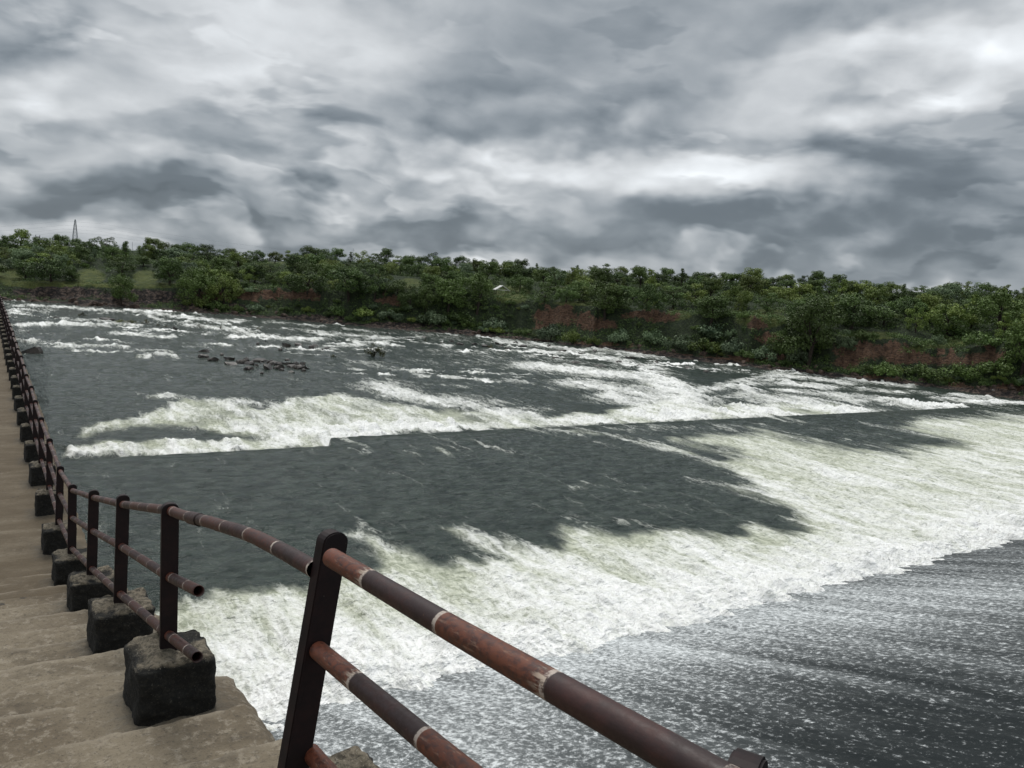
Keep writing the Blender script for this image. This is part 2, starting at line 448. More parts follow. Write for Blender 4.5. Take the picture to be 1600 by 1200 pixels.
def poly_soft(X, Y, pts, soft, ky=1.0):
    d = seg_d(X, Y, list(pts)+[pts[0]], 1, ky)
    return np.clip(.5+np.where(poly_in(X, Y, pts), d, -d)/soft, 0, 1)

# foam areas seen from the dam, bearings of their outlines
POOL_FOAM = [(-300, 1400), (-200, 1120), (60, 1010), (250, 965), (330, 945), (400, 930), (480, 912), (560, 898), (625, 885), (590, 850), (650, 860), (705, 885), (765, 868),
             (715, 835), (770, 838), (850, 858), (870, 830), (930, 828), (990, 842), (1060, 828), (1120, 835), (1180, 815), (1235, 835), (1262, 832),
             (1225, 795), (1170, 765), (1150, 735), (1120, 725), (1165, 712), (1060, 688), (1180, 672), (1300, 700), (1420, 705), (1510, 694), (1410, 668), (1450, 655), (1700, 643), (1700, 1300)]
LOW_FOAM = [(120, 716), (110, 700), (150, 690), (250, 690), (330, 688), (420, 686), (250, 668), (120, 682), (130, 665), (220, 650), (290, 625), (360, 622),
            (410, 640), (460, 622), (530, 615), (600, 628), (680, 645), (760, 640), (850, 652), (960, 640), (1060, 625), (1110, 636), (1180, 632), (1260, 628), (1330, 636), (1370, 658), (1270, 652),
            (1000, 664), (800, 672), (640, 682), (600, 698), (330, 716)]
STREAKS = [([(580, 602), (680, 625), (800, 650)], 9, .9), ([(250, 620), (420, 632)], 6, .7), ([(620, 617), (760, 640), (860, 655)], 8, .9), ([(700, 620), (840, 640)], 7, .6),
           ([(820, 571), (920, 582), (1010, 588), (1060, 615)], 8, 1.0), ([(900, 598), (1000, 612), (1100, 640)], 9, .95), ([(960, 620), (1080, 645)], 10, .9),
           ([(1015, 582), (1048, 604), (1085, 625)], 7, 1.1), ([(1060, 612), (1150, 606), (1170, 618)], 6, .8), ([(1090, 628), (1160, 622), (1250, 630), (1340, 645)], 8, .9),
           ([(1230, 612), (1290, 618), (1340, 630)], 6, .8), ([(1130, 600), (1190, 590)], 4, .7), ([(1160, 608), (1170, 600), (1230, 602)], 4, .7),
           ([(1200, 585), (1270, 592), (1330, 600)], 4, .8), ([(1225, 600), (1295, 606)], 4, .9), ([(1320, 592), (1420, 603)], 3.5, .8), ([(1380, 625), (1420, 634), (1490, 636)], 5, 1.0),
           ([(1300, 615), (1400, 628), (1430, 638)], 4.5, .7), ([(1450, 640), (1500, 650), (1600, 644), (1700, 640)], 4.5, 1.0), ([(1470, 622), (1520, 628), (1560, 630)], 4, .8), ([(1520, 620), (1600, 634)], 4, .6),
           ([(1490, 617), (1540, 622)], 3, .8), ([(1340, 607), (1420, 615)], 3.5, .7), ([(1250, 584), (1330, 590)], 3, .6),
           ([(10, 477), (110, 480), (180, 486)], 2.5, .8), ([(20, 486), (80, 489)], 4, .6), ([(20, 509), (80, 507), (160, 508)], 3, 1.0), ([(95, 498), (180, 502)], 2.5, .7), ([(120, 538), (190, 541)], 2.5, .8),
           ([(182, 519), (230, 526), (275, 525)], 2.5, 1.0), ([(210, 546), (275, 550)], 2.2, .8), ([(208, 556), (270, 556)], 2.5, .9), ([(40, 533), (75, 533)], 3.5, .6), ([(200, 485), (300, 497), (380, 504)], 3, .9), ([(300, 507), (370, 517), (410, 526)], 3.2, .8),
           ([(180, 506), (222, 508)], 2.2, .8), ([(230, 494), (250, 500)], 3, .8), ([(420, 502), (500, 511)], 2.2, .6), ([(390, 523), (440, 529), (500, 531)], 3, 1.1), ([(500, 521), (620, 530)], 2.8, .8), ([(440, 513), (520, 520)], 2.4, .7), ([(540, 514), (600, 522)], 2.5, .6),
           ([(515, 545), (560, 536), (600, 535)], 3, .8), ([(560, 530), (660, 528)], 2, .6), ([(620, 575), (660, 587)], 2.2, .8), ([(690, 588), (770, 597)], 2.5, .8), ([(660, 535), (700, 540)], 1.8, .7), ([(540, 565), (620, 575)], 1.6, .5), ([(790, 594), (830, 600)], 2, .6),
           ([(770, 532), (850, 540), (920, 548)], 3.5, .8), ([(830, 548), (900, 553), (960, 562)], 3.5, .85), ([(930, 545), (1000, 556)], 3, .8), ([(960, 562), (1020, 576)], 4, .9), ([(980, 550), (1040, 560)], 2.5, .7), ([(820, 556), (900, 566), (980, 574)], 3, .5),
           ([(1100, 575), (1200, 584)], 2, .4), ([(1155, 596), (1230, 594)], 3, .7), ([(1420, 612), (1480, 618)], 2.5, .6)]
POOL_STREAKS = [([(1000, 690), (1090, 712), (1165, 735)], 7, .55), ([(690, 822), (760, 850), (840, 880)], 10, .55), ([(560, 838), (640, 862), (720, 905)], 9, .55), ([(820, 670), (1000, 684), (1100, 700)], 5, .35),
                ([(940, 665), (1200, 668)], 5, .3), ([(1100, 752), (1190, 775)], 7, .3), ([(840, 790), (900, 812)], 6, .35), ([(980, 815), (1060, 835)], 6, .4), ([(1300, 672), (1440, 690)], 5, .2), ([(900, 755), (990, 760)], 3, .3), ([(520, 800), (560, 812)], 4, .15)]
DARK_POOL = [([(640, 880), (740, 900)], 16, .45), ([(940, 845), (1020, 850)], 12, .35), ([(1440, 690), (1500, 694)], 6, .3), ([(1120, 820), (1200, 850)], 10, .35), ([(300, 1000), (420, 960)], 30, .2)]
DARK_LOW = [([(230, 668), (330, 662)], 4, .8), ([(330, 682), (390, 680)], 4, .5), ([(170, 690), (300, 700)], 5, .3), ([(700, 650), (800, 632)], 3, .3), ([(1230, 642), (1290, 646)], 4, .6), ([(720, 655), (760, 660)], 3, .4), ([(860, 648), (960, 640)], 4, .5), ([(1100, 622), (1150, 626)], 4, .5)]

def river_fields(X, Y, w, p):
    far = w > weir_w(p)
    # ragged outlines: shift by noise in world metres, mostly along the flow
    k = np.clip(w/60, .25, 3.0)
    dw = (fbm(w*.10, p*.30, 4, 51)-.5)*7.0*k + (fbm(w*.6, p*1.6, 3, 52)-.5)*2.2*k
    dp = (fbm(w*.10, p*.22, 4, 53)-.5)*5.0*k
    w2, p2 = w+dw, p+dp
    gx, gy = W[0]*w2+P[0]*p2, W[1]*w2+P[1]*p2
    bx, by = bearing(gx, gy, np.where(far, ZF, ZN))
    bx0, by0 = bearing(X, Y, np.where(far, ZF, ZN))
    foam = 0*w; aer = 0*w
    n = ~far
    xx, yy = bx[n], by[n]
    a = poly_soft(xx, yy, POOL_FOAM, 46, 1.6)
    f = a*(.56+.60*(fbm(w[n]*.10, p[n]*.45, 4, 114, .6)-.5))
    for pts, wd, s_ in POOL_STREAKS: f = np.maximum(f, s_*np.exp(-(seg_d(xx, yy, pts, .45, 1)/wd)**2))
    for pts, wd, s_ in DARK_POOL: f = f - s_*np.exp(-(seg_d(xx, yy, pts, .5, 1)/wd)**2)
    wn = w[n]
    f = f + a*.55*np.exp(-np.clip(wn-TOE, 0, 99)/3.2)          # boiling white roller at the toe
    f = f*(1-.15*sst(35, 50, wn)*(1-sst(50, 56, wn)))
    f = np.maximum(f, .36*sst(.58, .74, fbm(w[n]*.13, p[n]*.55, 4, 141, .6))*sst(.45, .6, fbm(w[n]*.05, p[n]*.06, 2, 142)))
    foam[n] = f; aer[n] = np.maximum(a*1.0, f*.9)
    n = far
    xx, yy, xo, yo = bx[n], by[n], bx0[n], by0[n]
    xx, yy = xx*.45+xo*.55, yy*.35+yo*.65
    a = poly_soft(xx, yy, LOW_FOAM, 30, 3.0)*(w[n]-weir_w(p[n]) < 60)
    f = a*(.66+1.1*(fbm(w[n]*.07, p[n]*.42, 4, 111, .6)-.5)+.5*(fbm(w[n]*.3, p[n]*.9, 3, 112)-.5))
    for pts, wd, s_ in STREAKS:
        f = np.maximum(f, s_*np.exp(-(seg_d(xx, yy, pts, .22, 1)/wd)**2))
    for pts, wd, s_ in DARK_LOW: f = f - s_*np.exp(-(seg_d(xx, yy, pts, .25, 1)/wd)**2)
    rap = sst(85, 125, w[n])*.30*sst(.42, .7, fbm(w[n]*.09, p[n]*.05, 3, 90))
    rap = rap + sst(85, 115, w[n])*1.0*sst(.59, .72, fbm(X[n]/9, Y[n]/2.1, 4, 91))*sst(.44, .62, fbm(X[n]/40, Y[n]/25, 2, 92))
    f = np.maximum(f, rap)
    f = f*(.82+.9*(fbm(w[n]*.10, p[n]*.55, 4, 113, .6)-.5))
    foam[n] = f; aer[n] = np.maximum(a*.75, f*.55)
    edge = far & (w-weir_w(p) < 9)
    foam = foam + np.where(edge, .35*np.clip(foam, 0, 1), 0)
    return foam, aer, far

th = np.radians(np.concatenate([np.arange(.5, 74, .066), np.arange(74, 88, .5)]))
NR = 620
r0 = np.maximum((TOE-2.8)/np.cos(th), 1.25/np.sin(th)); r0 = np.minimum(r0, 300)
azs = AZW+th
r1 = shore_r(azs)+4
r1 = np.maximum(r1, r0+1)
t = np.linspace(0, 1, NR)[:, None]
RR = 1/((1-t)/r0[None]+t/r1[None])
w = RR*np.cos(th)[None]; p = RR*np.sin(th)[None]
X = W[0]*w+P[0]*p; Y = W[1]*w+P[1]*p
foam, aer, far = river_fields(X, Y, w, p)
fc = np.clip(foam, 0, 1.2)
ww = weir_w(p)
z = ZN + (ZF-ZN)*sst(0, .7, w-ww)
amp = np.clip(w/62, .5, 2.2)
z = z + (fbm(w*.55, p*.28, 4, 61)-.5)*.20*amp*np.clip(np.abs(w-ww)/3, .15, 1)
z = z + (fbm(w*.16, p*.09, 3, 65)-.5)*.55*sst(75, 110, w)
z = z + ((fbm(w*1.7, p*.8, 3, 66, .6)-.5)*.17+(fbm(w*4.2, p*1.9, 2, 67)-.5)*.07*(w < 60))*np.clip(1.15-fc, 0, 1)*np.clip(amp, .6, 1.6)*np.clip(np.abs(w-ww)/2, .1, 1)
z = z + fc*(fbm(w*.45, p*.9, 5, 62, .6)-.42)*1.25*np.clip(np.abs(w-ww+.6)/2.5, .1, 1)*(1+.5*sst(60, 70, w))
z = z + fc*np.clip(1-np.abs(w-ww-3)/2.5, 0, 1)*.45*(w > ww)
z = z + np.exp(-np.abs(w-TOE-.3)/2.2)*(.02+.62*fbm(w*.9, p*1.1, 5, 63, .6))
for bx_, by_, hh in ((1048, 605, 1.0), (1100, 628, .9), (1165, 612, .8), (1250, 622, .8), (1400, 632, .7)):
    g = ground_pt(bx_, by_, ZF); z = z + hh*np.exp(-((X-g[0])**2+(Y-g[1])**2)/30)*fc
V = np.stack([X, Y, z], -1).reshape(-1, 3)
river = link('river_water', mesh_np('river_water', V, grid_faces(*X.shape),
        {'foam': foam.ravel(), 'aer': aer.ravel(), 'wpz': np.stack([w, p, z], -1).reshape(-1, 3)}), M_WATER, smooth=True)
tag(river, kind='structure')

# sheet of water sliding down the spillway face
wv = np.concatenate([[-60, -30, -15], np.linspace(-8, 5, 30), np.linspace(5.2, TOE+.6, 420)])
pv = 1.25*np.exp(np.linspace(0, log(120/1.25), 620))
w, p = np.meshgrid(wv, pv, indexing='ij')
SL = .30
def face_z(w):
    z = ZN-.1+(TOE-w)*SL
    top = ZN-.1+(TOE-1.0)*SL
    return np.where(w < 3, top-.35*np.exp((w-3)/2.0)*1.0-.0, z) if False else np.minimum(z, top+.0*w - .0) 
z = face_z(w)
X = W[0]*w+P[0]*p; Y = W[1]*w+P[1]*p
bx, by = bearing(X, Y, z)
by = np.where(Y > 1, by, 1500)
D = .60 - .28*sst(900, 1700, bx+(by-1000)*1.5)*1.0 - .22*sst(1000, 1230, by)*sst(700, 1500, bx)
D = D + .22*np.exp(-((by-1075)/60)**2)*np.exp(-((bx-520)/260)**2) - .18*np.exp(-np.clip(TOE-w, 0, 99)/2.0)
D = D + .25*np.exp(-(seg_d(bx, by, [(820, 1040), (1250, 950), (1640, 935)], .5, 1)/40)**2)
D = np.clip(D, -.1, 1.3)*sst(-6, 3, w)
z = z + (fbm(w*.8, p*2.2, 4, 71)-.5)*.10 + (fbm(w*.15, p*1.0, 3, 72)-.5)*.16
spill = link('spillway_water', mesh_np('spillway_water', np.stack([X, Y, z], -1).reshape(-1, 3), grid_faces(*X.shape),
        {'foam': D.ravel(), 'wpz': np.stack([w, p, z], -1).reshape(-1, 3)}), M_SPILL, smooth=True)
tag(spill, kind='structure')

# ground far below / behind everything
me = bpy.data.meshes.new('ground'); bm = bmesh.new()
bmesh.ops.create_grid(bm, x_segments=40, y_segments=40, size=9000)
bm.to_mesh(me); bm.free()
g = link('ground', me, M_BASEG); g.location = (0, 0, -17.5); tag(g, kind='structure')

# ================================================================== WALKWAY WITH STEPS
W_LEV = 10.9; ZL = -4.15; TREAD = .62; RISE = .149
EDGE_P = 1.24
def floor_z(w):
    k = np.clip((W_LEV-w)/TREAD, 0, None)
    kk = np.floor(k); f = k-kk
    return ZL + RISE*(kk + sst(0, .07, f)*(k > 0)) - RISE*0
POSTS_W = [.62, 2.20, 4.45, 6.28, 8.12, 10.1, 12.1, 13.95]
while POSTS_W[-1] < 84: POSTS_W.append(POSTS_W[-1]+1.83)
wv = np.concatenate([np.arange(-3, W_LEV+.4, .02), np.arange(W_LEV+.4, 30, .08), np.arange(30, 90, .5)])
pvv = np.concatenate([np.arange(-2.6, -1.2, .1), np.arange(-1.2, EDGE_P+.001, .02)])
w, p = np.meshgrid(wv, pvv, indexing='ij')
wn_ = w + (fbm(w*1.3, p*2.2, 4, 81)-.5)*.10*(w < W_LEV+1)
z = floor_z(wn_)
z = z + (fbm(w*3, p*3, 5, 82, .6)-.5)*.045 + (fbm(w*.8, p*.8, 2, 83)-.5)*.03
kfr = np.abs(((W_LEV-wn_)/TREAD) - np.round((W_LEV-wn_)/TREAD))
ff = ((W_LEV-wn_)/TREAD) % 1.0
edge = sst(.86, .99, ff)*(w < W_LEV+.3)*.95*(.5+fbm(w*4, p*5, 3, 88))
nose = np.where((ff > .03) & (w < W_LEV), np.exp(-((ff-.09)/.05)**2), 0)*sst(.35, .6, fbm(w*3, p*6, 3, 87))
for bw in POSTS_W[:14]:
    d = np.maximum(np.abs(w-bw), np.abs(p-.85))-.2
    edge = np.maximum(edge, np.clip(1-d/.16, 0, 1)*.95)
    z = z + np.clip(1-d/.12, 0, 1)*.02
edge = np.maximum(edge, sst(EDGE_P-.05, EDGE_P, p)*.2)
z = z - sst(EDGE_P-.05, EDGE_P, p)*.03
# worn right edge: each slab ends a little further in or out
pe = p + sst(.9, EDGE_P, p)*((fbm(np.floor((W_LEV-w)/TREAD)*3.7, p*0, 1, 84)-.5)*.10*(w < W_LEV) + (fbm(w*5, p*0, 3, 85)-.5)*.05)
Vt = np.stack([W[0]*w+P[0]*pe, W[1]*w+P[1]*pe, z], -1)
lev = sst(W_LEV-2.2, W_LEV-1.6, w)
nr, nc = w.shape
# wall faces hang from both edges
bot = np.full(nr, -17.0)
Vr = Vt[:, -1].copy(); Vr[:, 2] = bot
Vl = Vt[:, 0].copy(); Vl[:, 2] = bot
path = link('walkway', mesh_np('walkway', Vt.reshape(-1, 3), grid_faces(nr, nc),
        {'wpz': np.stack([w, p, z], -1).reshape(-1, 3), 'edge': edge.ravel(), 'level': lev.ravel(), 'nose': nose.ravel()}), M_CONC, smooth=True)
tag(path, kind='structure')
V = np.concatenate([Vt[:, -1]-np.array([0, 0, .004]), Vr, Vl, Vt[:, 0]-np.array([0, 0, .004])]); i = np.arange(nr-1)
F = np.concatenate([np.stack([a*nr+i, a*nr+i+1, b_*nr+i+1, b_*nr+i], -1) for a, b_ in ((0, 1), (2, 3))])
ends = np.array([[0, nr, 2*nr, 3*nr], [nr-1, 2*nr-1, 3*nr-1, 4*nr-1]])
F = np.concatenate([F, ends])
wz = np.concatenate([np.stack([wv, V[k*nr:(k+1)*nr, 2], wv*0], -1) for k in range(4)])
wall = link('retaining_wall', mesh_np('retaining_wall', V, F, {'wpz': wz, 'edge': np.full(len(V), .6), 'level': np.zeros(len(V))}), M_CONC)
tag(wall, 'tall stained concrete side wall carrying the walkway beside the river', 'wall')

# ================================================================== RAILINGS
def block_mesh(seed, sx=.42, sy=.44, h=.40):
    bm = bmesh.new()
    bmesh.ops.create_cube(bm, size=1.0)
    bmesh.ops.subdivide_edges(bm, edges=bm.edges[:], cuts=22, use_grid_fill=True)
    rnd = random.Random(seed); ox = rnd.random()*50
    co = np.array([v.co[:] for v in bm.verts])
    hs = np.array([.5, .5, .5]); rad = .13
    q = co.copy()
    inner = np.clip(q, -(hs-rad), hs-rad); d = q-inner
    # round the vertical corners strongly, the top edge less
    dl = np.linalg.norm(d[:, :2], axis=1); L = np.maximum(np.max(np.abs(d[:, :2]), axis=1), 1e-9)
    m_ = (np.abs(d[:, 0]) > 1e-6) & (np.abs(d[:, 1]) > 1e-6)
    q[m_, 0] = inner[m_, 0]+d[m_, 0]/dl[m_]*L[m_]; q[m_, 1] = inner[m_, 1]+d[m_, 1]/dl[m_]*L[m_]
    top = sst(.36, .5, q[:, 2]); q[:, :2] *= (1-.10*top*top)[:, None]
    q *= np.array([sx, sy, h]); q[:, 2] += h/2
    n = (fbm(q[:, 0]*9+ox, q[:, 1]*9+q[:, 2]*7, 4, seed)-.5)
    n2 = (fbm(q[:, 0]*30+ox, q[:, 1]*30-q[:, 2]*27, 3, seed+5, .6)-.5)
    nrm = q-np.array([0, 0, h/2]); nrm /= np.linalg.norm(nrm, axis=1)[:, None]
    q += nrm*(n*.05+n2*.022)[:, None]
    q[:, 2] += np.clip(fbm(q[:, 0]*6+ox, q[:, 1]*6, 2, seed+9)-.6, -.3, .1)*.12*(co[:, 2] > .45)
    q[:, 2] = np.where(co[:, 2] < -.45, q[:, 2]-.06, q[:, 2])
    for v, c in zip(bm.verts, q): v.co = c
    me = bpy.data.meshes.new('concrete_base'); bm.to_mesh(me); bm.free()
    return me
def post_mesh(h=.84, wd=.088, th=.045, r=None):
    """flat steel upright with a rounded head; local x across (out over the river), y along the walkway"""
    bm = bmesh.new()
    prof = [(-wd/2, -.06), (wd/2, -.06), (wd/2, h-wd*.38)]
    for k in range(1, 10):
        a = pi*k/10; prof.append((wd/2*cos(a), h-wd*.38+wd*.38*sin(a)))
    prof.append((-wd/2, h-wd*.38))
    fr = [bm.verts.new((x, -th/2, z)) for x, z in prof]
    bk = [bm.verts.new((x, th/2, z)) for x, z in prof]
    bm.faces.new(fr); bm.faces.new(bk[::-1])
    n = len(prof)
    for k in range(n): bm.faces.new((fr[k], bk[k], bk[(k+1) % n], fr[(k+1) % n]))
    bmesh.ops.recalc_face_normals(bm, faces=bm.faces)
    bmesh.ops.bevel(bm, geom=[e for e in bm.edges if e.calc_face_angle(0) > 1], offset=.004, segments=2, affect='EDGES')
    me = bpy.data.meshes.new('post'); bm.to_mesh(me); bm.free(); return me
def rail_mesh(name, pts, r=.0275, wear=0.0, collars=(), cap=True, phase=0.0, seg=14, step=.03, open_end=False):
    """pipe through pts; 'run' carries the length along it for the painted bands"""
    pts = [Vector(q) for q in pts]
    dense = [pts[0]]
    for a, b_ in zip(pts[:-1], pts[1:]):
        L = (b_-a).length; n = max(1, int(L/step))
        for k in range(1, n+1): dense.append(a.lerp(b_, k/n))
    V, run, wr, co, F, pvx = [], [], [], [], [], []
    s_ = phase
    up = Vector((0, 0, 1))
    for i, c in enumerate(dense):
        if i: s_ += (c-dense[i-1]).length
        tdir = (dense[min(i+1, len(dense)-1)]-dense[max(i-1, 0)]).normalized()
        sd = tdir.cross(up).normalized(); u2 = sd.cross(tdir)
        cv = 0.0
        for q in collars: cv = max(cv, 1-min(1, max(0, abs((c-Vector(q)).length)-.05)/.05))
        for k in range(seg):
            a = 2*pi*k/seg
            V.append(c+(sd*cos(a)+u2*sin(a))*r); run.append(s_); wr.append(wear); co.append(cv)
            pvx.append((s_, cos(a)*r*1.5, sin(a)*r*1.5))
    n = len(dense)
    for i in range(n-1):
        for k in range(seg):
            k2 = (k+1) % seg
            F.append((i*seg+k, i*seg+k2, (i+1)*seg+k2, (i+1)*seg+k))
    V = [tuple(v) for v in V]
    if open_end:      # hollow broken end: inner bore
        base = len(V); c = dense[0]; c2 = dense[min(4, n-1)]
        tdir = (dense[1]-dense[0]).normalized(); sd = tdir.cross(up).normalized(); u2 = sd.cross(tdir)
        for cc in (c, c2):
            for k in range(seg):
                a = 2*pi*k/seg; V.append(tuple(cc+(sd*cos(a)+u2*sin(a))*r*.86)); run.append(phase+.1); wr.append(0); co.append(0); pvx.append((0, 0, 0))
        for k in range(seg):
            k2 = (k+1) % seg
            F.append((k2, k, base+k, base+k2)); F.append((base+k2, base+k, base+seg+k, base+seg+k2))
    me = mesh_np(name, np.array(V), np.array(F), {'run': np.array(run), 'wear': np.array(wr), 'collar': np.array(co), 'pv': np.array(pvx)})
    me.polygons.foreach_set('use_smooth', [True]*len(me.polygons))
    return me

ang = atan2(W[1], W[0]) - pi/2        # local y -> W, local x -> P
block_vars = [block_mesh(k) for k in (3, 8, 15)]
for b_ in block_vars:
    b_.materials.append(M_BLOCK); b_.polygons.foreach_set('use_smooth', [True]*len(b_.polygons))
pm = post_mesh(); pm.materials.append(M_POST)
PP = .85
POST_TOP = {2.20: -.78, .62: -.57}
def base_z(w): 
    if w >= 12: return ZL+.36
    if w > 10: return -2.68-.85
    return -1.32-.84+(4.42-w)*.2465 if w > 3 else (-1.62 if w > 1 else -1.41)

rail_level = empty('railing', wp(POSTS_W[6], PP, ZL))
rail_stair = empty('railing', wp(POSTS_W[5], PP, floor_z(np.array([10.1]))[0]))
tag(rail_level, 'long level pipe railing with dark posts in concrete blocks receding along the walkway', 'railing')
tag(rail_stair, 'nearest rusty pipe railing stepping down beside the concrete stairs', 'railing')
bpy.context.view_layer.update()
def adopt(o, root):
    o.parent = root; o.matrix_parent_inverse = root.matrix_world.inverted()
tops = {}
rr = random.Random(4)
first = {}
for i, pw in enumerate(POSTS_W):
    stair = i < 6
    root = rail_stair if stair else rail_level
    bz = base_z(pw); fz = float(floor_z(np.array([pw]))[0])
    key = ('p', stair)
    if 'p' not in first:
        po = link('post', pm, None); first['p'] = po
    else: po = first['p'].copy(); col.objects.link(po)
    po.name = 'post'
    lean = rr.uniform(-.014, .02); leany = rr.uniform(-.012, .012); yaw = rr.uniform(-.05, .05)
    if i == 1: lean = .155; yaw = .16; leany = -.03; bz -= .045
    if i == 0: lean = .06; yaw = .45; bz -= .06
    off = 0
    if i == 1: off = -.075
    if i >= 6: off = rr.uniform(-.012, .012)
    po.location = wp(pw, PP+off, bz); po.rotation_euler = Euler((leany, lean, ang+yaw))
    if i == 1: po.scale = (1.0, 1.1, 1.04)
    adopt(po, root)
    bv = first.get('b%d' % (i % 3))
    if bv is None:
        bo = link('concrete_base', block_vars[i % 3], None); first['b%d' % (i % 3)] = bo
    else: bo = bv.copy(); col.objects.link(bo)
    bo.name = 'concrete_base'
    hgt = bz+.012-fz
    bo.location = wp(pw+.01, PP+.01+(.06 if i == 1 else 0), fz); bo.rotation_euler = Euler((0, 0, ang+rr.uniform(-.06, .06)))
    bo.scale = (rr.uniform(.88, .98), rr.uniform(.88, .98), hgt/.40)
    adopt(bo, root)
    ax = Euler((leany, lean, ang+yaw)).to_matrix()
    tops[i] = lambda h, o=wp(pw, PP+off, bz), ax=ax: o+ax @ Vector((0, 0, h))
def railpt(i, h, dpp=0.0, dz=0.0, along=0.0): return tops[i](h)+wp(along, dpp, dz)
def addrail(name, me, root):
    o = link(name, me, M_RAIL); adopt(o, root); return o
HT, HM, HB = .765, .44, .07
N = len(POSTS_W)
# level run
for h in (HT, HM, HB):
    pts = [railpt(i, h) for i in range(6, N)]
    addrail('rail', rail_mesh('rail', pts, step=.06, wear=.35, collars=[railpt(i, h) for i in range(6, 12)], phase=h*3.1, seg=10), rail_level)
# stair run, from the first level post down past the stairs
for h in (HT, HM, HB):
    ids = [6, 5, 4, 3, 2]
    pts = [railpt(i, h) for i in ids]
    e = railpt(2, h)
    if h == HT:
        e0 = railpt(2, HT, dz=.01)
        pts2 = [wp(a_, PP, b_) for a_, b_ in ((4.47, -1.375), (4.20, -1.32), (3.90, -1.25), (3.60, -1.178), (3.34, -1.12), (3.10, -1.065), (2.88, -1.02), (2.70, -.99), (2.51, -.96), (2.25, -.922))]
        pts = pts[:-1]+pts2
    elif h == HM:
        pts = pts[:-1]+[wp(4.48, PP, -1.755), wp(3.77, PP, -1.57)]
    else:
        pts = pts[:-1]+[wp(4.47, PP, -2.09), wp(3.76, PP, -1.90)]
    ph = {HT: .35, HM: .12, HB: .52}[h]
    pr = pts[::-1]
    addrail('rail', rail_mesh('rail', pr, wear=.15, collars=[railpt(i, h) for i in ids], phase=ph, open_end=(h != HT)), rail_stair)
# nearest span, climbing towards the camera
for h in (HT, HM, HB):
    a = {HT: wp(2.12, PP, -.84), HM: wp(2.19, PP, -1.16), HB: wp(2.21, PP, -1.51)}[h]
    b0 = {HT: wp(.71, PP, -.67), HM: wp(.62, PP, -.938), HB: wp(.62, PP, -1.27)}[h]
    far_ = b0+(b0-a).normalized()*1.2
    addrail('rail', rail_mesh('rail', [a, a.lerp(b0, .5)+wp(0, 0, -.004), b0, far_], r=.0285, wear=1.0, collars=[a], phase={HT: .125, HM: .10, HB: .1}[h], step=.02, seg=24), rail_stair)
# sleeve on the top rail just past the nearest full post
sl = rail_mesh('sleeve', [wp(3.98, PP, -1.27), wp(3.78, PP, -1.222)], r=.0315, wear=.2, phase=.5)

# ================================================================== ROCKS IN THE RIVER
def rock_mesh(seed, n=3, flat=.5, sharp=.5):
    bm = bmesh.new(); bmesh.ops.create_icosphere(bm, subdivisions=n, radius=.5)
    co = np.array([v.co[:] for v in bm.verts])
    r_ = random.Random(seed); ox = r_.random()*90
    # chop with random planes for flat faces
    for k in range(9):
        nv = np.array([r_.gauss(0, 1), r_.gauss(0, 1), r_.gauss(0, 1)*.8]); nv /= np.linalg.norm(nv)
        d = co@nv; lim = r_.uniform(.20, .40)
        co -= np.outer(np.clip(d-lim, 0, None), nv)
    n_ = fbm(co[:, 0]*4+ox, co[:, 1]*4+co[:, 2]*3, 4, seed)-.5
    co *= (1+n_*.5)[:, None]; co[:, 2] *= flat
    for v, c in zip(bm.verts, co): v.co = c
    me = bpy.data.meshes.new('rock'); bm.to_mesh(me); bm.free(); return me
rocks_v = [rock_mesh(k, 3, f) for k, f in ((1, .7), (2, .8), (3, .55), (4, .9), (5, .65))]
for r_ in rocks_v: r_.materials.append(M_ROCK)
shore_v = [rock_mesh(k, 2, f) for k, f in ((11, .7), (12, .8), (13, .6))]
for r_ in shore_v: r_.materials.append(M_SHORE)
first_rock = {}
def put_rock(x, y, wpx, hpx, label, group, var=0, rot=0.0, pool=rocks_v, name='rock', z0=ZF, pos=None):
    g = ground_pt(x, y, z0) if pos is None else pos
    d = g[1]
    k = (id(pool), var % len(pool))
    if k in first_rock: o = first_rock[k].copy(); col.objects.link(o)
    else: o = link(name, pool[var % len(pool)], None); first_rock[k] = o
    o.name = name
    wm = wpx/FPX*d; hm = hpx/FPX*d
    me = pool[var % len(pool)]
    zs = max(v.co.z for v in me.vertices)
    o.location = (g[0], g[1], (z0 if pos is None else pos[2])-.1*hm)
    o.rotation_euler = (0, 0, rot)
    o.scale = (wm/.72, wm/.80*.9, hm/zs*.85)
    tag(o, label, 'rock', group)
    return o
ORD = ['first', 'second', 'third', 'fourth', 'fifth', 'sixth', 'seventh', 'eighth', 'ninth', 'tenth', 'eleventh', 'twelfth', 'thirteenth', 'fourteenth',
       'fifteenth', 'sixteenth', 'seventeenth', 'eighteenth', 'nineteenth', 'twentieth', 'twenty-first', 'twenty-second', 'twenty-third', 'twenty-fourth', 'twenty-fifth', 'twenty-sixth', 'twenty-seventh', 'twenty-eighth', 'twenty-ninth', 'thirtieth']
CL = [(320, 556, 18, 5), (320, 549, 17, 6, 7), (334, 561, 14, 6), (361, 568, 22, 5), (347, 553, 8, 3), (358, 559, 14, 3), (375, 565, 14, 6), (384, 562, 10, 7), (391, 569, 16, 8), (389, 575, 15, 6), (400, 571, 9, 5), (402, 563, 28, 5), (409, 567, 10, 5),
      (418, 575, 22, 10), (423, 567, 20, 8), (433, 570, 22, 9), (436, 574, 16, 8), (441, 577, 10, 4), (449, 563, 9, 5), (448, 569, 20, 6), (455, 573, 18, 7), (462, 570, 12, 9), (468, 574, 14, 7), (472, 569, 12, 6), (474, 578, 9, 4), (455, 580, 8, 3), (479, 574, 9, 5), (409, 582, 6, 3)]
CL.sort()
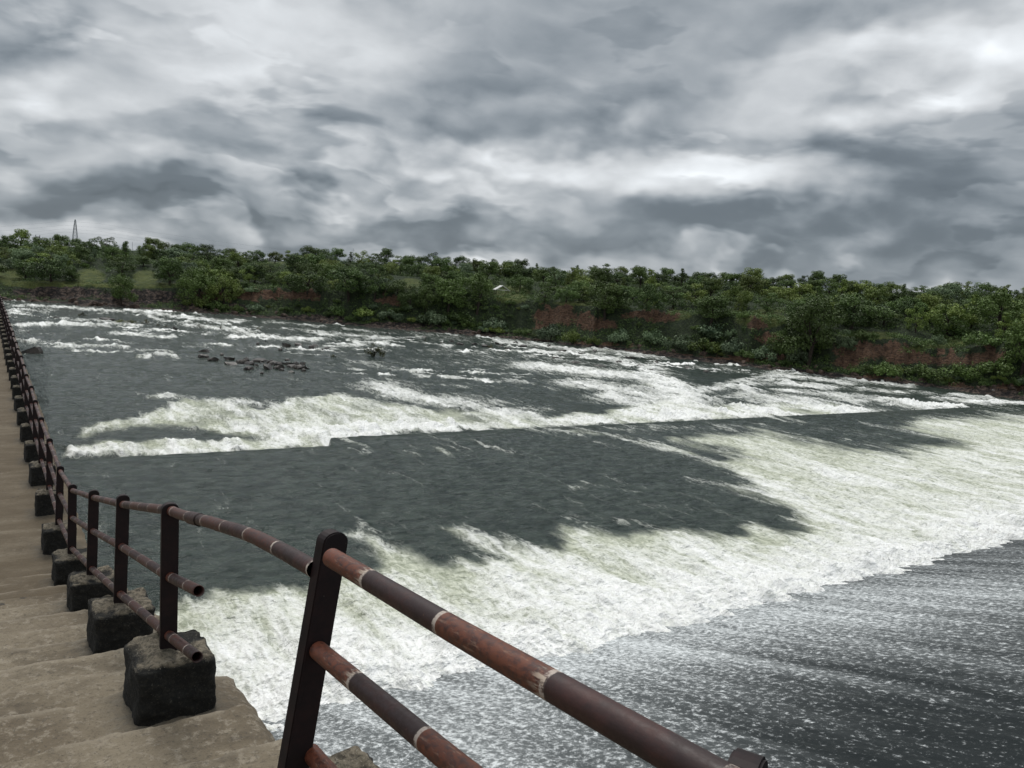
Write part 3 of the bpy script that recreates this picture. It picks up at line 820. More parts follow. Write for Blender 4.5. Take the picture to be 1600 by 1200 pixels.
for i, c in enumerate(CL):
    put_rock(c[0], c[1]+2, c[2], c[3]+1.5, '%s black boulder from the left in the rock cluster standing in midstream' % ORD[i], 'boulders of the midstream cluster', i, i*1.7)
far_r = [(447, 540, 11, 6), (466, 539, 12, 5), (486, 543, 10, 6), (492, 541, 8, 5), (503, 547, 7, 5), (511, 544, 8, 3), (438, 546, 6, 3), (416, 533, 5, 2), (402, 537, 6, 3)]
far_r.sort()
for i, c in enumerate(far_r):
    put_rock(c[0], c[1]+1, c[2], c[3]+1, '%s small dark rock from the left in the scattered line behind the midstream cluster' % ORD[i], 'small rocks behind the cluster', i+1, i*2.1)
bm = bmesh.new()
pr_ = [(-1, 0), (-.75, .14), (.35, .62), (.72, .66), (1, .08), (1.02, -.2), (-1, -.2)]
a_ = [bm.verts.new((x_, -.35+.1*z_, z_)) for x_, z_ in pr_]; b__ = [bm.verts.new((x_*.8+.1, .5-.2*z_, z_*.9)) for x_, z_ in pr_]
bm.faces.new(a_); bm.faces.new(b__[::-1])
for k in range(7): bm.faces.new((a_[k], b__[k], b__[(k+1) % 7], a_[(k+1) % 7]))
bmesh.ops.recalc_face_normals(bm, faces=bm.faces); bmesh.ops.triangulate(bm, faces=bm.faces)
bmesh.ops.subdivide_edges(bm, edges=bm.edges[:], cuts=5, use_grid_fill=True)
for v_ in bm.verts: v_.co += Vector((sin(v_.co.z*11+v_.co.x*5), cos(v_.co.x*7), sin(v_.co.x*9+v_.co.y*6)))*.03
me = bpy.data.meshes.new('rock'); bm.to_mesh(me); bm.free()
o = link('rock', me, M_ROCK); g_ = ground_pt(50, 551, ZF); o.location = g_; k_ = 15/FPX*g_[1]; o.scale = (k_, k_, k_*1.05)
tag(o, 'lone wedge shaped black rock in the calm water beside the railing', 'rock')
for i, c in enumerate([(88, 498, 12, 3, 'low flat dark rock awash left of the drowned bushes'), (168, 500, 25, 3.5, 'long flat dark rock under the dead bush upstream of the left cliff'),
                       (274, 514, 9, 5, 'dark rock in the white rapids right of the drowned bushes'), (44, 520, 5, 2, 'tiny dark rock showing between white streaks near the railing'),
                       (86, 523, 7, 2, 'tiny flat rock in grey water right of the railing tip'), (160, 529, 8, 2, 'tiny flat dark rock left of the long white breaker')]):
    o = put_rock(c[0], c[1], c[2], c[3]+1, c[4], None, i, i)
RAP = [(776, 537, 8), (784, 541, 10), (806, 536, 6), (818, 541, 14), (838, 545, 10), (858, 541, 8), (880, 549, 14), (905, 553, 16), (930, 549, 10), (948, 558, 18), (968, 566, 12), (985, 560, 14), (1003, 572, 14), (1020, 578, 12), (1001, 553, 12), (1025, 566, 14), (900, 567, 20), (940, 573, 22),
       (870, 560, 12), (758, 541, 12), (742, 538, 8), (706, 534, 10), (690, 537, 6), (655, 520, 12), (663, 528, 9), (1105, 581, 12), (1075, 575, 10), (1032, 587, 8), (605, 522, 9), (640, 530, 6), (720, 538, 12), (795, 546, 8)]
RAP.sort()
for i, c in enumerate(RAP):
    put_rock(c[0], c[1], c[2], 3.6, '%s low wet rock from the left along the ledge by the far shore' % (ORD+['thirty-first', 'thirty-second'])[i], 'low wet rocks of the far ledge', i, i*1.3)
# rubble on the shore: drawn ones as individuals
rs = random.Random(11)
xs_ = sorted([rs.uniform(5, 1590) for _ in range(90)])
for i, x in enumerate(xs_):
    s_ = rs.uniform(.4, 4.5); q = bank_pt(x, s_)
    sz = rs.uniform(3, 11)*(1.3 if x > 1200 or x < 320 else 1)
    land = 'below the dark left cliff' if x < 300 else 'under the red earth bank' if x < 700 else 'below the white roofed shelter' if x < 820 else 'below the long red cliff' if x < 1000 else 'left of the big shore tree' if x < 1250 else 'below the orange hollow'
    lab = 'brown boulder on the shore %s' % land
    put_rock(x, 0, sz, sz*.5, lab, 'brown boulders on the far shore '+land, i, rs.uniform(0, 6), shore_v, 'boulder', pos=q)
cnt = {}
for o in [o for o in col.objects if o.name.startswith('boulder')]:
    k = o['label']; cnt[k] = cnt.get(k, 0)+1
    n_ = cnt[k]-1
    o['label'] = '%s %s' % (ORD[n_] if n_ < len(ORD) else 'last', k.replace('on the shore', 'from the left on the shore'))

# ================================================================== VEGETATION
def leaf_cloud(centres, radii, per, size, seed, tones, flat=.75):
    r_ = np.random.RandomState(seed); V = []; T = []
    for (c, rad, tn) in zip(centres, radii, tones):
        n = int(per*rad*rad)
        d = r_.normal(size=(n, 3)); d /= np.linalg.norm(d, axis=1)[:, None]
        rr_ = rad*(r_.uniform(.55, 1.08, n)**.8)
        q = np.array(c)+d*rr_[:, None]*np.array([1, 1, flat])
        nr_ = d*.7+r_.normal(size=(n, 3))*.6+np.array([0, 0, .35]); nr_ /= np.linalg.norm(nr_, axis=1)[:, None]
        a = np.cross(nr_, r_.normal(size=(n, 3))); a /= np.linalg.norm(a, axis=1)[:, None]
        b_ = np.cross(nr_, a)
        s_ = size*r_.uniform(.5, 1.25, n)[:, None]
        V.append(np.stack([q+a*s_, q+b_*s_*.55, q-a*s_, q-b_*s_*.55], 1).reshape(-1, 3))
        T.append(np.repeat(np.clip(tn+r_.uniform(-.3, .3, n), 0, 1), 4))
    V = np.concatenate(V); T = np.concatenate(T)
    return V, T
def crown(kind, seed):
    r_ = random.Random(seed); C, Rr, T = [], [], []
    if kind == 'round':
        for k in range(38):
            a = r_.uniform(0, 2*pi); e = r_.uniform(-.5, 1.5); q = r_.uniform(.45, 1)
            C.append((2.6*q*cos(a)*cos(e*.8), 2.6*q*sin(a)*cos(e*.8), 2.7+2.6*q*sin(e))); Rr.append(r_.uniform(.45, 1.05)); T.append(r_.uniform(0, 1))
    elif kind == 'umbrella':
        for k in range(34):
            a = r_.uniform(0, 2*pi); q = sqrt(r_.uniform(0, 1))
            C.append((3.6*q*cos(a), 3.2*q*sin(a), 3.9-1.5*q*q+r_.uniform(-.6, .35))); Rr.append(r_.uniform(.45, .95)); T.append(r_.uniform(0, 1))
        for k in range(20):
            a = r_.uniform(0, 2*pi); q = r_.uniform(.4, 1); C.append((3.0*q*cos(a), 2.9*q*sin(a), r_.uniform(.6, 2.4))); Rr.append(r_.uniform(.5, .9)); T.append(r_.uniform(0, .6))
    elif kind == 'tall':
        for k in range(34):
            h_ = r_.uniform(0, 1); a = r_.uniform(0, 2*pi); q = (1.7*(1-h_*.75))*r_.uniform(.3, 1)
            C.append((q*cos(a), q*sin(a), .9+6.0*h_)); Rr.append(r_.uniform(.4, .8)*(1-.25*h_)); T.append(r_.uniform(0, 1))
    elif kind == 'ragged':
        for k in range(32):
            a = r_.uniform(0, 2*pi); q = r_.uniform(.2, 1)
            C.append((2.7*q*cos(a), 2.2*q*sin(a), 1.0+4.7*r_.random()*(1.1-q*.5))); Rr.append(r_.uniform(.35, .85)); T.append(r_.uniform(0, 1))
    elif kind == 'bush':
        for k in range(16):
            a = r_.uniform(0, 2*pi); q = r_.uniform(0, 1)
            C.append((1.9*q*cos(a), 1.7*q*sin(a), .7+1.1*r_.random()*(1.2-q))); Rr.append(r_.uniform(.4, .8)); T.append(r_.uniform(0, 1))
    big = kind == 'bush'
    V, Tn = leaf_cloud(C, Rr, 260 if not big else 230, .135 if not big else .15, seed, T)
    return mesh_np('crown', V, np.arange(len(V)).reshape(-1, 4), {'tone': Tn}), C
def trunk(C, seed, h=2.6, r=.16):
    """tapered stem with limbs reaching into the crown"""
    r_ = random.Random(seed); V, F = [], []
    def tube(pts, r0, r1, seg=6):
        b0 = len(V)
        for i, q in enumerate(pts):
            rr_ = r0+(r1-r0)*i/(len(pts)-1)
            for k in range(seg):
                a = 2*pi*k/seg; V.append((q[0]+rr_*cos(a), q[1]+rr_*sin(a), q[2]))
        for i in range(len(pts)-1):
            for k in range(seg): F.append((b0+i*seg+k, b0+i*seg+(k+1) % seg, b0+(i+1)*seg+(k+1) % seg, b0+(i+1)*seg+k))
    fork = (r_.uniform(-.2, .2), r_.uniform(-.2, .2), h*.45)
    tube([(0, 0, -.8), (fork[0]*.4, fork[1]*.4, h*.2), fork], r*1.3, r)
    for c in r_.sample(C, min(9, len(C))):
        mid = (fork[0]*.5+c[0]*.5+r_.uniform(-.2, .2), fork[1]*.5+c[1]*.5, fork[2]*.45+c[2]*.55)
        tube([fork, mid, c], r*.6, r*.12)
    return mesh_np('trunk', np.array(V), np.array(F))
protos = {}
def proto(kind, leafmat, seed):
    k = (kind, leafmat.name, seed)
    if k in protos: return protos[k]
    cm, C = crown(kind, seed); cm.materials.append(leafmat)
    tm = trunk(C, seed, 4.0 if kind != 'bush' else 1.2, .17 if kind != 'bush' else .07); tm.materials.append(M_BARK)
    protos[k] = {'crown': cm, 'trunk': tm, 'src': None}
    return protos[k]
trees = []
def plant(name, pos, kind, mat, seed, sc, rot, sz=1.0, info=None):
    pr = proto(kind, mat, seed)
    if pr['src'] is None:
        root = empty(name, pos); c = link('crown', pr['crown'], None, root); t_ = link('trunk', pr['trunk'], None, root)
        pr['src'] = (root, c, t_)
    else:
        s0, s1, s2 = pr['src']
        root = s0.copy(); col.objects.link(root)
        for nm, ch in (('crown', s1), ('trunk', s2)):
            c = ch.copy(); col.objects.link(c); c.parent = root; c.name = nm
    root.name = name
    root.location = pos; root.rotation_euler = (0, 0, rot); root.scale = (sc, sc, sc*sz)
    if info: trees.append((root, info))
    return root
KH = {'round': 5.9, 'umbrella': 4.9, 'tall': 7.4, 'ragged': 5.9, 'bush': 2.5}
KW = {'round': 6.2, 'umbrella': 8.2, 'tall': 4.2, 'ragged': 6.2, 'bush': 4.6}
# trees one can single out: x, y of foot, crown width px, height px, kind, material, label
NOTED = [
 (190, 478, 42, 50, 'round', M_LEAF_D, 'dark rounded tree standing in front of the rock cliff at far left'),
 (80, 440, 66, 38, 'umbrella', M_LEAF_D, 'broad dark tree on the grass directly below the lattice pylon'),
 (112, 441, 26, 20, 'round', M_LEAF_D, 'small round dark tree at the left end of the open grass patch'),
 (40, 438, 40, 32, 'round', M_LEAF_D, 'bushy dark tree on the grass below the small gantry'),
 (132, 418, 14, 12, 'bush', M_LEAF_D, 'small lone bush in the upper part of the open grass patch'),
 (265, 446, 52, 42, 'round', M_LEAF_D, 'full dark tree at the right end of the grass above the left cliff'),
 (310, 470, 70, 50, 'umbrella', M_LEAF_D, 'wide spreading tree leaning over the cliff right of the grass'),
 (350, 474, 56, 44, 'umbrella', M_LEAF_L, 'lighter spreading tree at the cliff edge above the first red earth'),
 (480, 460, 70, 36, 'umbrella', M_LEAF_D, 'low broad dark tree on the edge of the red earth bank'),
 (545, 470, 66, 50, 'round', M_LEAF_D, 'dense dark tree at the cliff edge left of the middle red scar'),
 (585, 468, 40, 52, 'ragged', M_LEAF_D, 'ragged tree beside the middle red scar'),
 (700, 492, 56, 52, 'round', M_LEAF_D, 'big dark tree leaning on the bank left of the shelter'),
 (745, 488, 44, 60, 'tall', M_LEAF_D, 'tall dark tree just left of the white roofed shelter'),
 (665, 488, 44, 40, 'umbrella', M_LEAF_D, 'dark spreading tree right of the middle red scar'),
 (812, 458, 44, 30, 'umbrella', M_LEAF_D, 'grey dark tree directly right of the white roofed shelter'),
 (945, 498, 62, 56, 'round', M_LEAF_D, 'heavy dark tree at the right end of the long red cliff'),
 (905, 470, 50, 34, 'umbrella', M_LEAF_D, 'spreading dark tree above the long red cliff'),
 (1012, 420+62, 30, 60, 'tall', M_LEAF_L, 'tall yellowish tree breaking the skyline right of centre'),
 (1010, 490, 56, 44, 'umbrella', M_LEAF_D, 'dark spreading tree above the second red scar'),
 (1110, 508, 66, 48, 'round', M_LEAF_D, 'dark rounded tree on the bluff left of the big shore tree'),
 (1150, 486, 46, 40, 'umbrella', M_LEAF_L, 'pale spreading tree on the bluff above the second red scar'),
 (1262, 572, 92, 106, 'round', M_LEAF_D, 'very large dark tree rooted at the shore left of the orange hollow'),
 (1330, 515, 110, 58, 'umbrella', M_LEAF_D, 'wide flat topped tree right of the very large shore tree'),
 (1430, 520, 36, 46, 'ragged', M_LEAF_L, 'small bright yellow-green tree above the orange hollow'),
 (1380, 508, 60, 24, 'umbrella', M_LEAF_L, 'low bright green tree left of the small yellow-green tree'),
 (1480, 522, 78, 50, 'umbrella', M_LEAF_L, 'broad light green acacia above the orange hollow'),
 (1560, 520, 100, 68, 'umbrella', M_LEAF_D, 'broad dark acacia near the right edge above the slope'),
 (1595, 590, 70, 88, 'round', M_LEAF_D, 'dark tree cut by the right edge of the view low on the slope'),
 (1535, 545, 60, 34, 'bush', M_LEAF_D, 'dense dark thicket beneath the broad dark acacia'),
 (1490, 528, 60, 24, 'bush', M_LEAF_D, 'dark thicket under the light green acacia'),
 (1465, 540, 26, 20, 'bush', M_LEAF_G, 'pale grey-green shrub in the middle of the orange hollow'),
 (1320, 555, 30, 40, 'ragged', M_LEAF_G, 'pale leafy bush hanging beside the very large shore tree'),
 (860, 533, 44, 30, 'bush', M_LEAF_G, 'pale grey-green shrub at the foot of the long red cliff'),
 (893, 537, 32, 26, 'bush', M_LEAF_L, 'bright green shrub at the shore right of the pale shrub'),
 (928, 540, 22, 20, 'bush', M_LEAF_L, 'small bright shrub at the shore between two pale shrubs'),
 (970, 540, 40, 28, 'bush', M_LEAF_G, 'pale grey-green shrub right of the small bright shrub'),
 (1020, 540, 44, 28, 'bush', M_LEAF_G, 'pale round shrub under the second red scar'),
 (1062, 548, 46, 32, 'bush', M_LEAF_G, 'large pale shrub in the shore thicket of the second scar'),
 (1100, 552, 50, 28, 'bush', M_LEAF_L, 'bright feathery shrub in the shore thicket'),
 (1112, 535, 60, 30, 'bush', M_LEAF_G, 'pale shrub on the slope above the feathery shrub'),
 (1145, 556, 42, 34, 'bush', M_LEAF_G, 'pale yellowish shrub at the right end of the shore thicket'),
 (1190, 566, 40, 30, 'bush', M_LEAF_G, 'dull grey shrub left of the very large shore tree'),
 (1242, 568, 44, 26, 'bush', M_LEAF_G, 'yellow-green shrub in front of the very large shore tree'),
 (1380, 588, 50, 30, 'bush', M_LEAF_D, 'dark shrub on the slope below the orange hollow at left'),
 (1440, 592, 54, 26, 'bush', M_LEAF_D, 'dark shrub on the slope below the middle of the orange hollow'),
 (1500, 596, 60, 30, 'bush', M_LEAF_D, 'dark shrub on the slope below the right of the orange hollow'),
 (1560, 590, 60, 40, 'bush', M_LEAF_D, 'dark shrub on the slope near the right edge of the view'),
 (570, 497, 44, 20, 'bush', M_LEAF_L, 'bright green creeping shrub on the low bank left of centre'),
 (528, 494, 40, 20, 'bush', M_LEAF_D, 'dark creeping shrub on the low bank under the red earth'),
 (610, 500, 40, 22, 'bush', M_LEAF_G, 'grey-green shrub on the low bank below the middle red scar'),
 (675, 508, 44, 26, 'bush', M_LEAF_G, 'pale shrub at the shore left of the shelter'),
 (720, 510, 50, 26, 'bush', M_LEAF_D, 'dark green shrub at the shore under the big dark tree'),
 (770, 515, 44, 24, 'bush', M_LEAF_G, 'grey shrub at the shore straight below the shelter'),
 (308, 480, 40, 20, 'bush', M_LEAF_L, 'bright green shrub creeping down the cliff right of the rocks'),
 (188, 470, 24, 14, 'bush', M_LEAF_G, 'pale shrub at the foot of the rounded cliff tree'),
 (340, 484, 36, 18, 'bush', M_LEAF_D, 'dark shrub on the cliff foot below the spreading trees'),
 (640, 485, 40, 34, 'umbrella', M_LEAF_D, 'dark small tree on the bank below the middle red scar'),
 (1215, 560, 40, 44, 'ragged', M_LEAF_D, 'dark slender tree left of the very large shore tree'),
]
rt = random.Random(21)
occupied = []
for k, (x, y, wd, ht, kind, mat, lab) in enumerate(NOTED):
    X_, Y_, Z_, s_ = bank_at(x, y)
    d = Y_
    wm, hm = wd/FPX*d, ht/FPX*d
    sc = wm/KW[kind]*1.12
    nm = {'bush': 'bush'}.get(kind, 'tree')
    o = plant(nm, (X_, Y_, Z_-.25), kind, mat, 1+k % 3, sc, rt.uniform(0, 6), (hm/KH[kind])/sc*1.08)
    tag(o, lab, 'bush' if nm == 'bush' else 'tree')
    occupied.append((X_, Y_, wm*.42))
# the rest of the wood, row by row
ROWS = [(88, 106, 'skyline', 5.0), (12, 20, 'cliff edge', 5.4), (22, 36, 'lower slope', 5.4), (38, 56, 'middle slope', 5.6), (58, 82, 'upper slope', 5.8)]
BARE = SOIL[:16]+[g_ for g_ in GRASS if g_[2] < 100]
kinds_w = ['round', 'round', 'umbrella', 'ragged', 'tall', 'umbrella', 'ragged']
for (s0, s1, rown, gap) in ROWS:
    x = -25.0
    while x < 1625:
        s_ = rt.uniform(s0, s1)
        X_, Y_, Z_ = bank_pt(x, s_)
        bxx, byy = bearing(np.array([X_]), np.array([Y_]), np.array([Z_]))
        ok = rown == 'skyline' or all(((bxx[0]-e[0])/e[2])**2+((byy[0]-6-e[1])/e[3])**2 > 1.0 for e in BARE)
        if ok: ok = all(hypot(X_-a, Y_-b_) > c*.9 for a, b_, c in occupied)
        if ok and len(trees) < 262:
            kd = rt.choice(kinds_w)
            if rown == 'skyline' and rt.random() < .5: kd = rt.choice(['ragged', 'round'])
            hh = rt.uniform(4.4, 7.6)*(1.0 if x < 1100 else 1.12)
            if rown == 'skyline': hh = rt.uniform(4.6, 7.4)
            sc = hh/KH[kd]
            sc *= 1.22 if kd != 'umbrella' else 1.05
            mt = rt.choice([M_LEAF_D, M_LEAF_D, M_LEAF_D, M_LEAF_L, M_LEAF_L, M_LEAF_G])
            if rown == 'skyline': mt = rt.choice([M_LEAF_D, M_LEAF_D, M_LEAF_D, M_LEAF_L])
            plant('tree', (X_, Y_, Z_-.3), kd, mt, rt.randint(1, 3), sc, rt.uniform(0, 6), rt.uniform(.68, .92), (x, rown, kd, mt.name))
        x += gap*rt.uniform(.65, 1.4)*FPX/Y_
LAND = [(117, 'the lattice pylon'), (430, 'the first red earth bank'), (782, 'the white roofed shelter'), (1262, 'the large shore tree'), (1500, 'the orange hollow')]
LOOK = {'leaf_dark_green': 'dark green', 'leaf_light_green': 'light green', 'leaf_grey_green': 'grey-green'}
SHP = {'round': 'rounded', 'umbrella': 'flat topped', 'ragged': 'ragged', 'tall': 'narrow'}
buck = {}
for root, (x, rown, kd, mn) in trees:
    L_ = min(LAND, key=lambda q: abs(q[0]-x)); side = 'left' if x < L_[0] else 'right'
    buck.setdefault((rown, L_[1], side), []).append((abs(x-L_[0]), root, kd, mn))
for (rown, ln, side), lst in buck.items():
    lst.sort(key=lambda q: q[0])
    cn = {}
    for _, root, kd, mn in lst:
        d_ = '%s %s' % (SHP[kd], LOOK[mn]); cn[d_] = cn.get(d_, 0)+1
        od = ORD[cn[d_]-1] if cn[d_] > 1 else 'nearest'
        tag(root, '%s %s tree %s of %s, %s' % (od, d_, side, ln, rown), 'tree', 'trees of the %s wood' % rown)

# bushes one by one on the face of the bank, between the cliff edge and the beach
nb = 0; bx_list = []; bushes = []
for k in range(400):
    x = rt.uniform(330, 1620); s_ = rt.uniform(3.6, 11)
    X_, Y_, Z_ = bank_pt(x, s_)
    bxx, byy = bearing(np.array([X_]), np.array([Y_]), np.array([Z_]))
    if any(((bxx[0]-e[0])/e[2])**2+((byy[0]-6-e[1])/e[3])**2 < .8 for e in SOIL[:16]): continue
    if any(hypot(X_-a, Y_-b_) < 2.0 for a, b_ in bx_list): continue
    bx_list.append((X_, Y_)); nb += 1
    mt = rt.choice([M_LEAF_G, M_LEAF_L, M_LEAF_D, M_LEAF_D])
    o = plant('bush', (X_, Y_, Z_-.2), 'bush', mt, rt.randint(1, 3), rt.uniform(.5, 1.05), rt.uniform(0, 6), rt.uniform(.8, 1.2))
    bushes.append((o, x, mt.name))
    if nb > 95: break
bk = {}
for o, x, mn in bushes:
    L_ = min(LAND, key=lambda q: abs(q[0]-x)); side = 'left' if x < L_[0] else 'right'
    bk.setdefault((L_[1], side, mn), []).append((abs(x-L_[0]), o))
for (ln, side, mn), lst in bk.items():
    lst.sort(key=lambda q: q[0])
    for i, (_, o) in enumerate(lst):
        tag(o, '%s %s bush %s of %s, on the bank face' % (ORD[i] if i else 'nearest', LOOK[mn], side, ln), 'bush', 'bushes on the face of the bank')

# scrub: countless low plants between the trees, one object
rsN = np.random.RandomState(5)
Cn, Rd, Tn_ = [], [], []
NS = 21000
xs2 = rsN.uniform(-60, 1660, NS); ss2 = rsN.uniform(3.5, 105, NS)**1.0
ss2[:8200] = rsN.uniform(2.2, 17, 8200)
ss2[8200:11500] = rsN.uniform(82, 135, 3300)
a_ = np.array([atan2(*ray(x, np.interp(x, [c[0] for c in COLS], [c[1]-40 for c in COLS]))[:2]) for x in xs2])
X_, Y_, Z_ = terrain(a_, ss2)
bx, by = bearing(X_, Y_, Z_)
bare = np.max([ELL(bx, by, e) for e in SOIL+GRASS[:9]], 0)
rockb = np.max([ELL(bx, by, e) for e in ROCKS_E], 0)
cl = fbm(X_/6, Y_/6, 3, 99)
keep = (rsN.uniform(size=NS) > bare*1.15) & (rsN.uniform(size=NS) > rockb*1.1) & (cl > .26+.10*(ss2 < 5)+.06*rsN.uniform(size=NS))
for X1, Y1, Z1, s1 in zip(X_[keep], Y_[keep], Z_[keep], ss2[keep]):
    rd = rsN.uniform(.3, .8)*(.9 if s1 < 8 else 1 if s1 < 20 else 1.5)
    Cn.append((X1, Y1, Z1+rd*.35)); Rd.append(rd); Tn_.append(rsN.uniform(0, 1))
V, T = leaf_cloud(Cn, Rd, 55, .17, 6, Tn_, .95)
sc_ = link('undergrowth', mesh_np('undergrowth', V, np.arange(len(V)).reshape(-1, 4), {'tone': T}), M_SCRUB)
tag(sc_, 'low green scrub covering the far bank between the trees', 'undergrowth', kind='stuff')

# drowned bushes in the river
DB = [(583, 558, 38, 24, 1.3, 'roundest leafy bush standing alone in the open river right of the rock cluster'), (200, 505, 34, 12, .9, 'wide brown drowned bush among the far left rapids'),
      (228, 506, 16, 8, .9, 'small drowned bush touching the right side of the wide brown one'), (129, 494, 13, 8, .9, 'small dark drowned bush nearest the railing end'), (169, 499, 10, 8, .4, 'bare twiggy bush on the long flat rock'),
      (247, 509, 9, 6, .7, 'sparse drowned bush left of the dark rapids rock'), (259, 511, 8, 5, .7, 'tiny sparse bush beside the dark rapids rock'), (313, 512, 16, 7, .5, 'sparse pale bush in the white rapids left of centre'), (345, 515, 10, 6, .7, 'small bush in the white rapids above the rock cluster'),
      (200, 543, 14, 10, .25, 'bare twig bush leaning in the long white breaker'), (521, 558, 12, 6, .8, 'low dark bush between the rock cluster and the round leafy bush'), (404, 517, 10, 8, .6, 'small drowned bush just above the white breaker left of centre'),
      (765, 546, 16, 10, .8, 'drowned bush on the ledge below the shelter'), (790, 549, 9, 7, .7, 'small drowned bush right of the ledge bush'), (665, 534, 12, 8, .6, 'dark drowned bush in front of the far shore at centre left')]
def twig_bush(seed, dens):
    r_ = random.Random(seed); C, Rr, T = [], [], []
    for k in range(14):
        a = r_.uniform(0, 2*pi); q = r_.uniform(0, 1)
        C.append((1.9*q*cos(a), 1.5*q*sin(a), .4+1.7*r_.random()*(1.15-q))); Rr.append(r_.uniform(.3, .55)); T.append(r_.uniform(0, 1))
    V, Tn = leaf_cloud(C, Rr, 260*dens, .13, seed, T)
    tm = trunk(C*2, seed, .6, .07)
    return mesh_np('crown', V, np.arange(len(V)).reshape(-1, 4), {'tone': Tn}), tm
for k, (x, y, wd, ht, dn, lab) in enumerate(DB):
    g = ground_pt(x, y, ZF); cm, tm = twig_bush(50+k, dn)
    root = empty('bush', (g[0], g[1], ZF-.1)); link('crown', cm, M_LEAF_B, root); link('stem', tm, M_BARK, root)
    wm, hm = wd/FPX*g[1], ht/FPX*g[1]
    root.scale = (wm/4.0, wm/4.0, hm/2.3)
    tag(root, lab, 'bush', 'drowned bushes in the river')

# ================================================================== PYLON, POLES, SHELTER
def bars(name, segs, r, mat, parent=None, seg=4):
    V, F = [], []
    for a, b_ in segs:
        a, b_ = Vector(a), Vector(b_); d = (b_-a).normalized()
        u = d.cross(Vector((0, 0, 1)) if abs(d.z) < .95 else Vector((1, 0, 0))).normalized(); v = d.cross(u); b0 = len(V)
        for c in (a, b_):
            for k in range(seg):
                t_ = 2*pi*k/seg+pi/4; V.append(tuple(c+(u*cos(t_)+v*sin(t_))*r))
        for k in range(seg): F.append((b0+k, b0+(k+1) % seg, b0+seg+(k+1) % seg, b0+seg+k))
    return link(name, mesh_np(name, np.array(V), np.array(F)), mat, parent)
PD = 620.0
v = ray(117.5, 343); top = v/v[1]*PD
zb = top[2]-26.0
py_ = empty('pylon', (top[0], top[1], zb), (0, 0, .3)); H_ = 26.0
tag(py_, 'slender grey lattice power pylon rising behind the trees at far left', 'pylon')
hw = lambda z: 2.3*(1-z/H_)**.85+.22
legs, brace = [], []
lv = [0, 4.5, 8.5, 12, 15, 17.6, 19.8, 21.7, 23.3, 24.7, 26]
for i in range(len(lv)-1):
    a, b_ = hw(lv[i]), hw(lv[i+1])
    for sx, sy in ((1, 1), (1, -1), (-1, -1), (-1, 1)):
        legs.append(((sx*a, sy*a, lv[i]), (sx*b_, sy*b_, lv[i+1])))
    for (c1, c2) in (((1, 1), (1, -1)), ((1, -1), (-1, -1)), ((-1, -1), (-1, 1)), ((-1, 1), (1, 1))):
        brace.append(((c1[0]*a, c1[1]*a, lv[i]), (c2[0]*b_, c2[1]*b_, lv[i+1])))
        brace.append(((c2[0]*a, c2[1]*a, lv[i]), (c1[0]*b_, c1[1]*b_, lv[i+1])))
        brace.append(((c1[0]*b_, c1[1]*b_, lv[i+1]), (c2[0]*b_, c2[1]*b_, lv[i+1])))
bars('leg_frame', legs, .15, M_PYLON, py_); bars('bracing', brace, .075, M_PYLON, py_)
arm = []
for z_, L_ in ((24.2, 2.0), (21.5, 2.4), (18.8, 2.6)):
    for sx in (-1, 1): arm += [((0, 0, z_+.7), (sx*L_*.5, 0, z_)), ((0, 0, z_-.2), (sx*L_*.5, 0, z_))]
bars('cross_arm', arm, .08, M_PYLON, py_)
v2 = ray(900, 418); e2 = v2/v2[1]*760
v1 = ray(-400, 345); e1 = v1/v1[1]*560
for i, zz in enumerate((0, -3.2, -6.0, -8.5)):
    pts = []
    for (A, B, sag) in ((e1, top, 7), (top, e2, 9)):
        for k in range(25 if A is e1 else 26):
            if A is top and k == 0: continue
            t_ = k/25; q = A*(1-t_)+B*t_; pts.append((q[0], q[1], q[2]+zz-sag*4*t_*(1-t_)))
    o = bars('power_line', list(zip(pts[:-1], pts[1:])), .035, M_CABLE, None, 3)
    tag(o, '%s thin power line strung across the sky from the pylon' % ['topmost', 'second', 'third', 'lowest'][i], 'cable', 'power lines')
for (x, yt, hh, arms, lab, nm) in ((59, 367, 7, 2, 'small dark double-post gantry on the skyline left of the pylon', 'gantry'), (207, 378, 7, 0, 'thin pole on the skyline right of the pylon', 'utility_pole'),
                                (296, 385, 7, 0, 'short pale pole among the skyline trees', 'utility_pole'), (333, 381, 7, 1, 'thin pole with a crossbar on the skyline left of centre', 'utility_pole'), (552, 388, 7, 1, 'thin twin-armed mast above the skyline trees near centre', 'utility_pole'),
                                ):
    v = ray(x, yt); D_ = 330; q = v/v[1]*D_
    root = empty(nm, (q[0], q[1], q[2]-hh)); tag(root, lab, 'gantry' if nm == 'gantry' else 'pole')
    if arms == 2:
        bars('pole', [((-.85, 0, 0), (-.85, 0, hh))], .11, M_POST, root); bars('pole', [((.85, 0, 0), (.85, 0, hh))], .11, M_POST, root)
        bars('crossbar', [((-.95, 0, hh-.75), (.95, 0, hh-.75)), ((-.95, 0, hh-1.0), (.95, 0, hh-1.0))], .13, M_POST, root)
    else:
        bars('pole', [((0, 0, 0), (0, 0, hh))], .06, M_PYLON, root)
        if arms: bars('crossbar', [((-.7, 0, hh-.8), (.7, 0, hh-.8))], .05, M_PYLON, root)
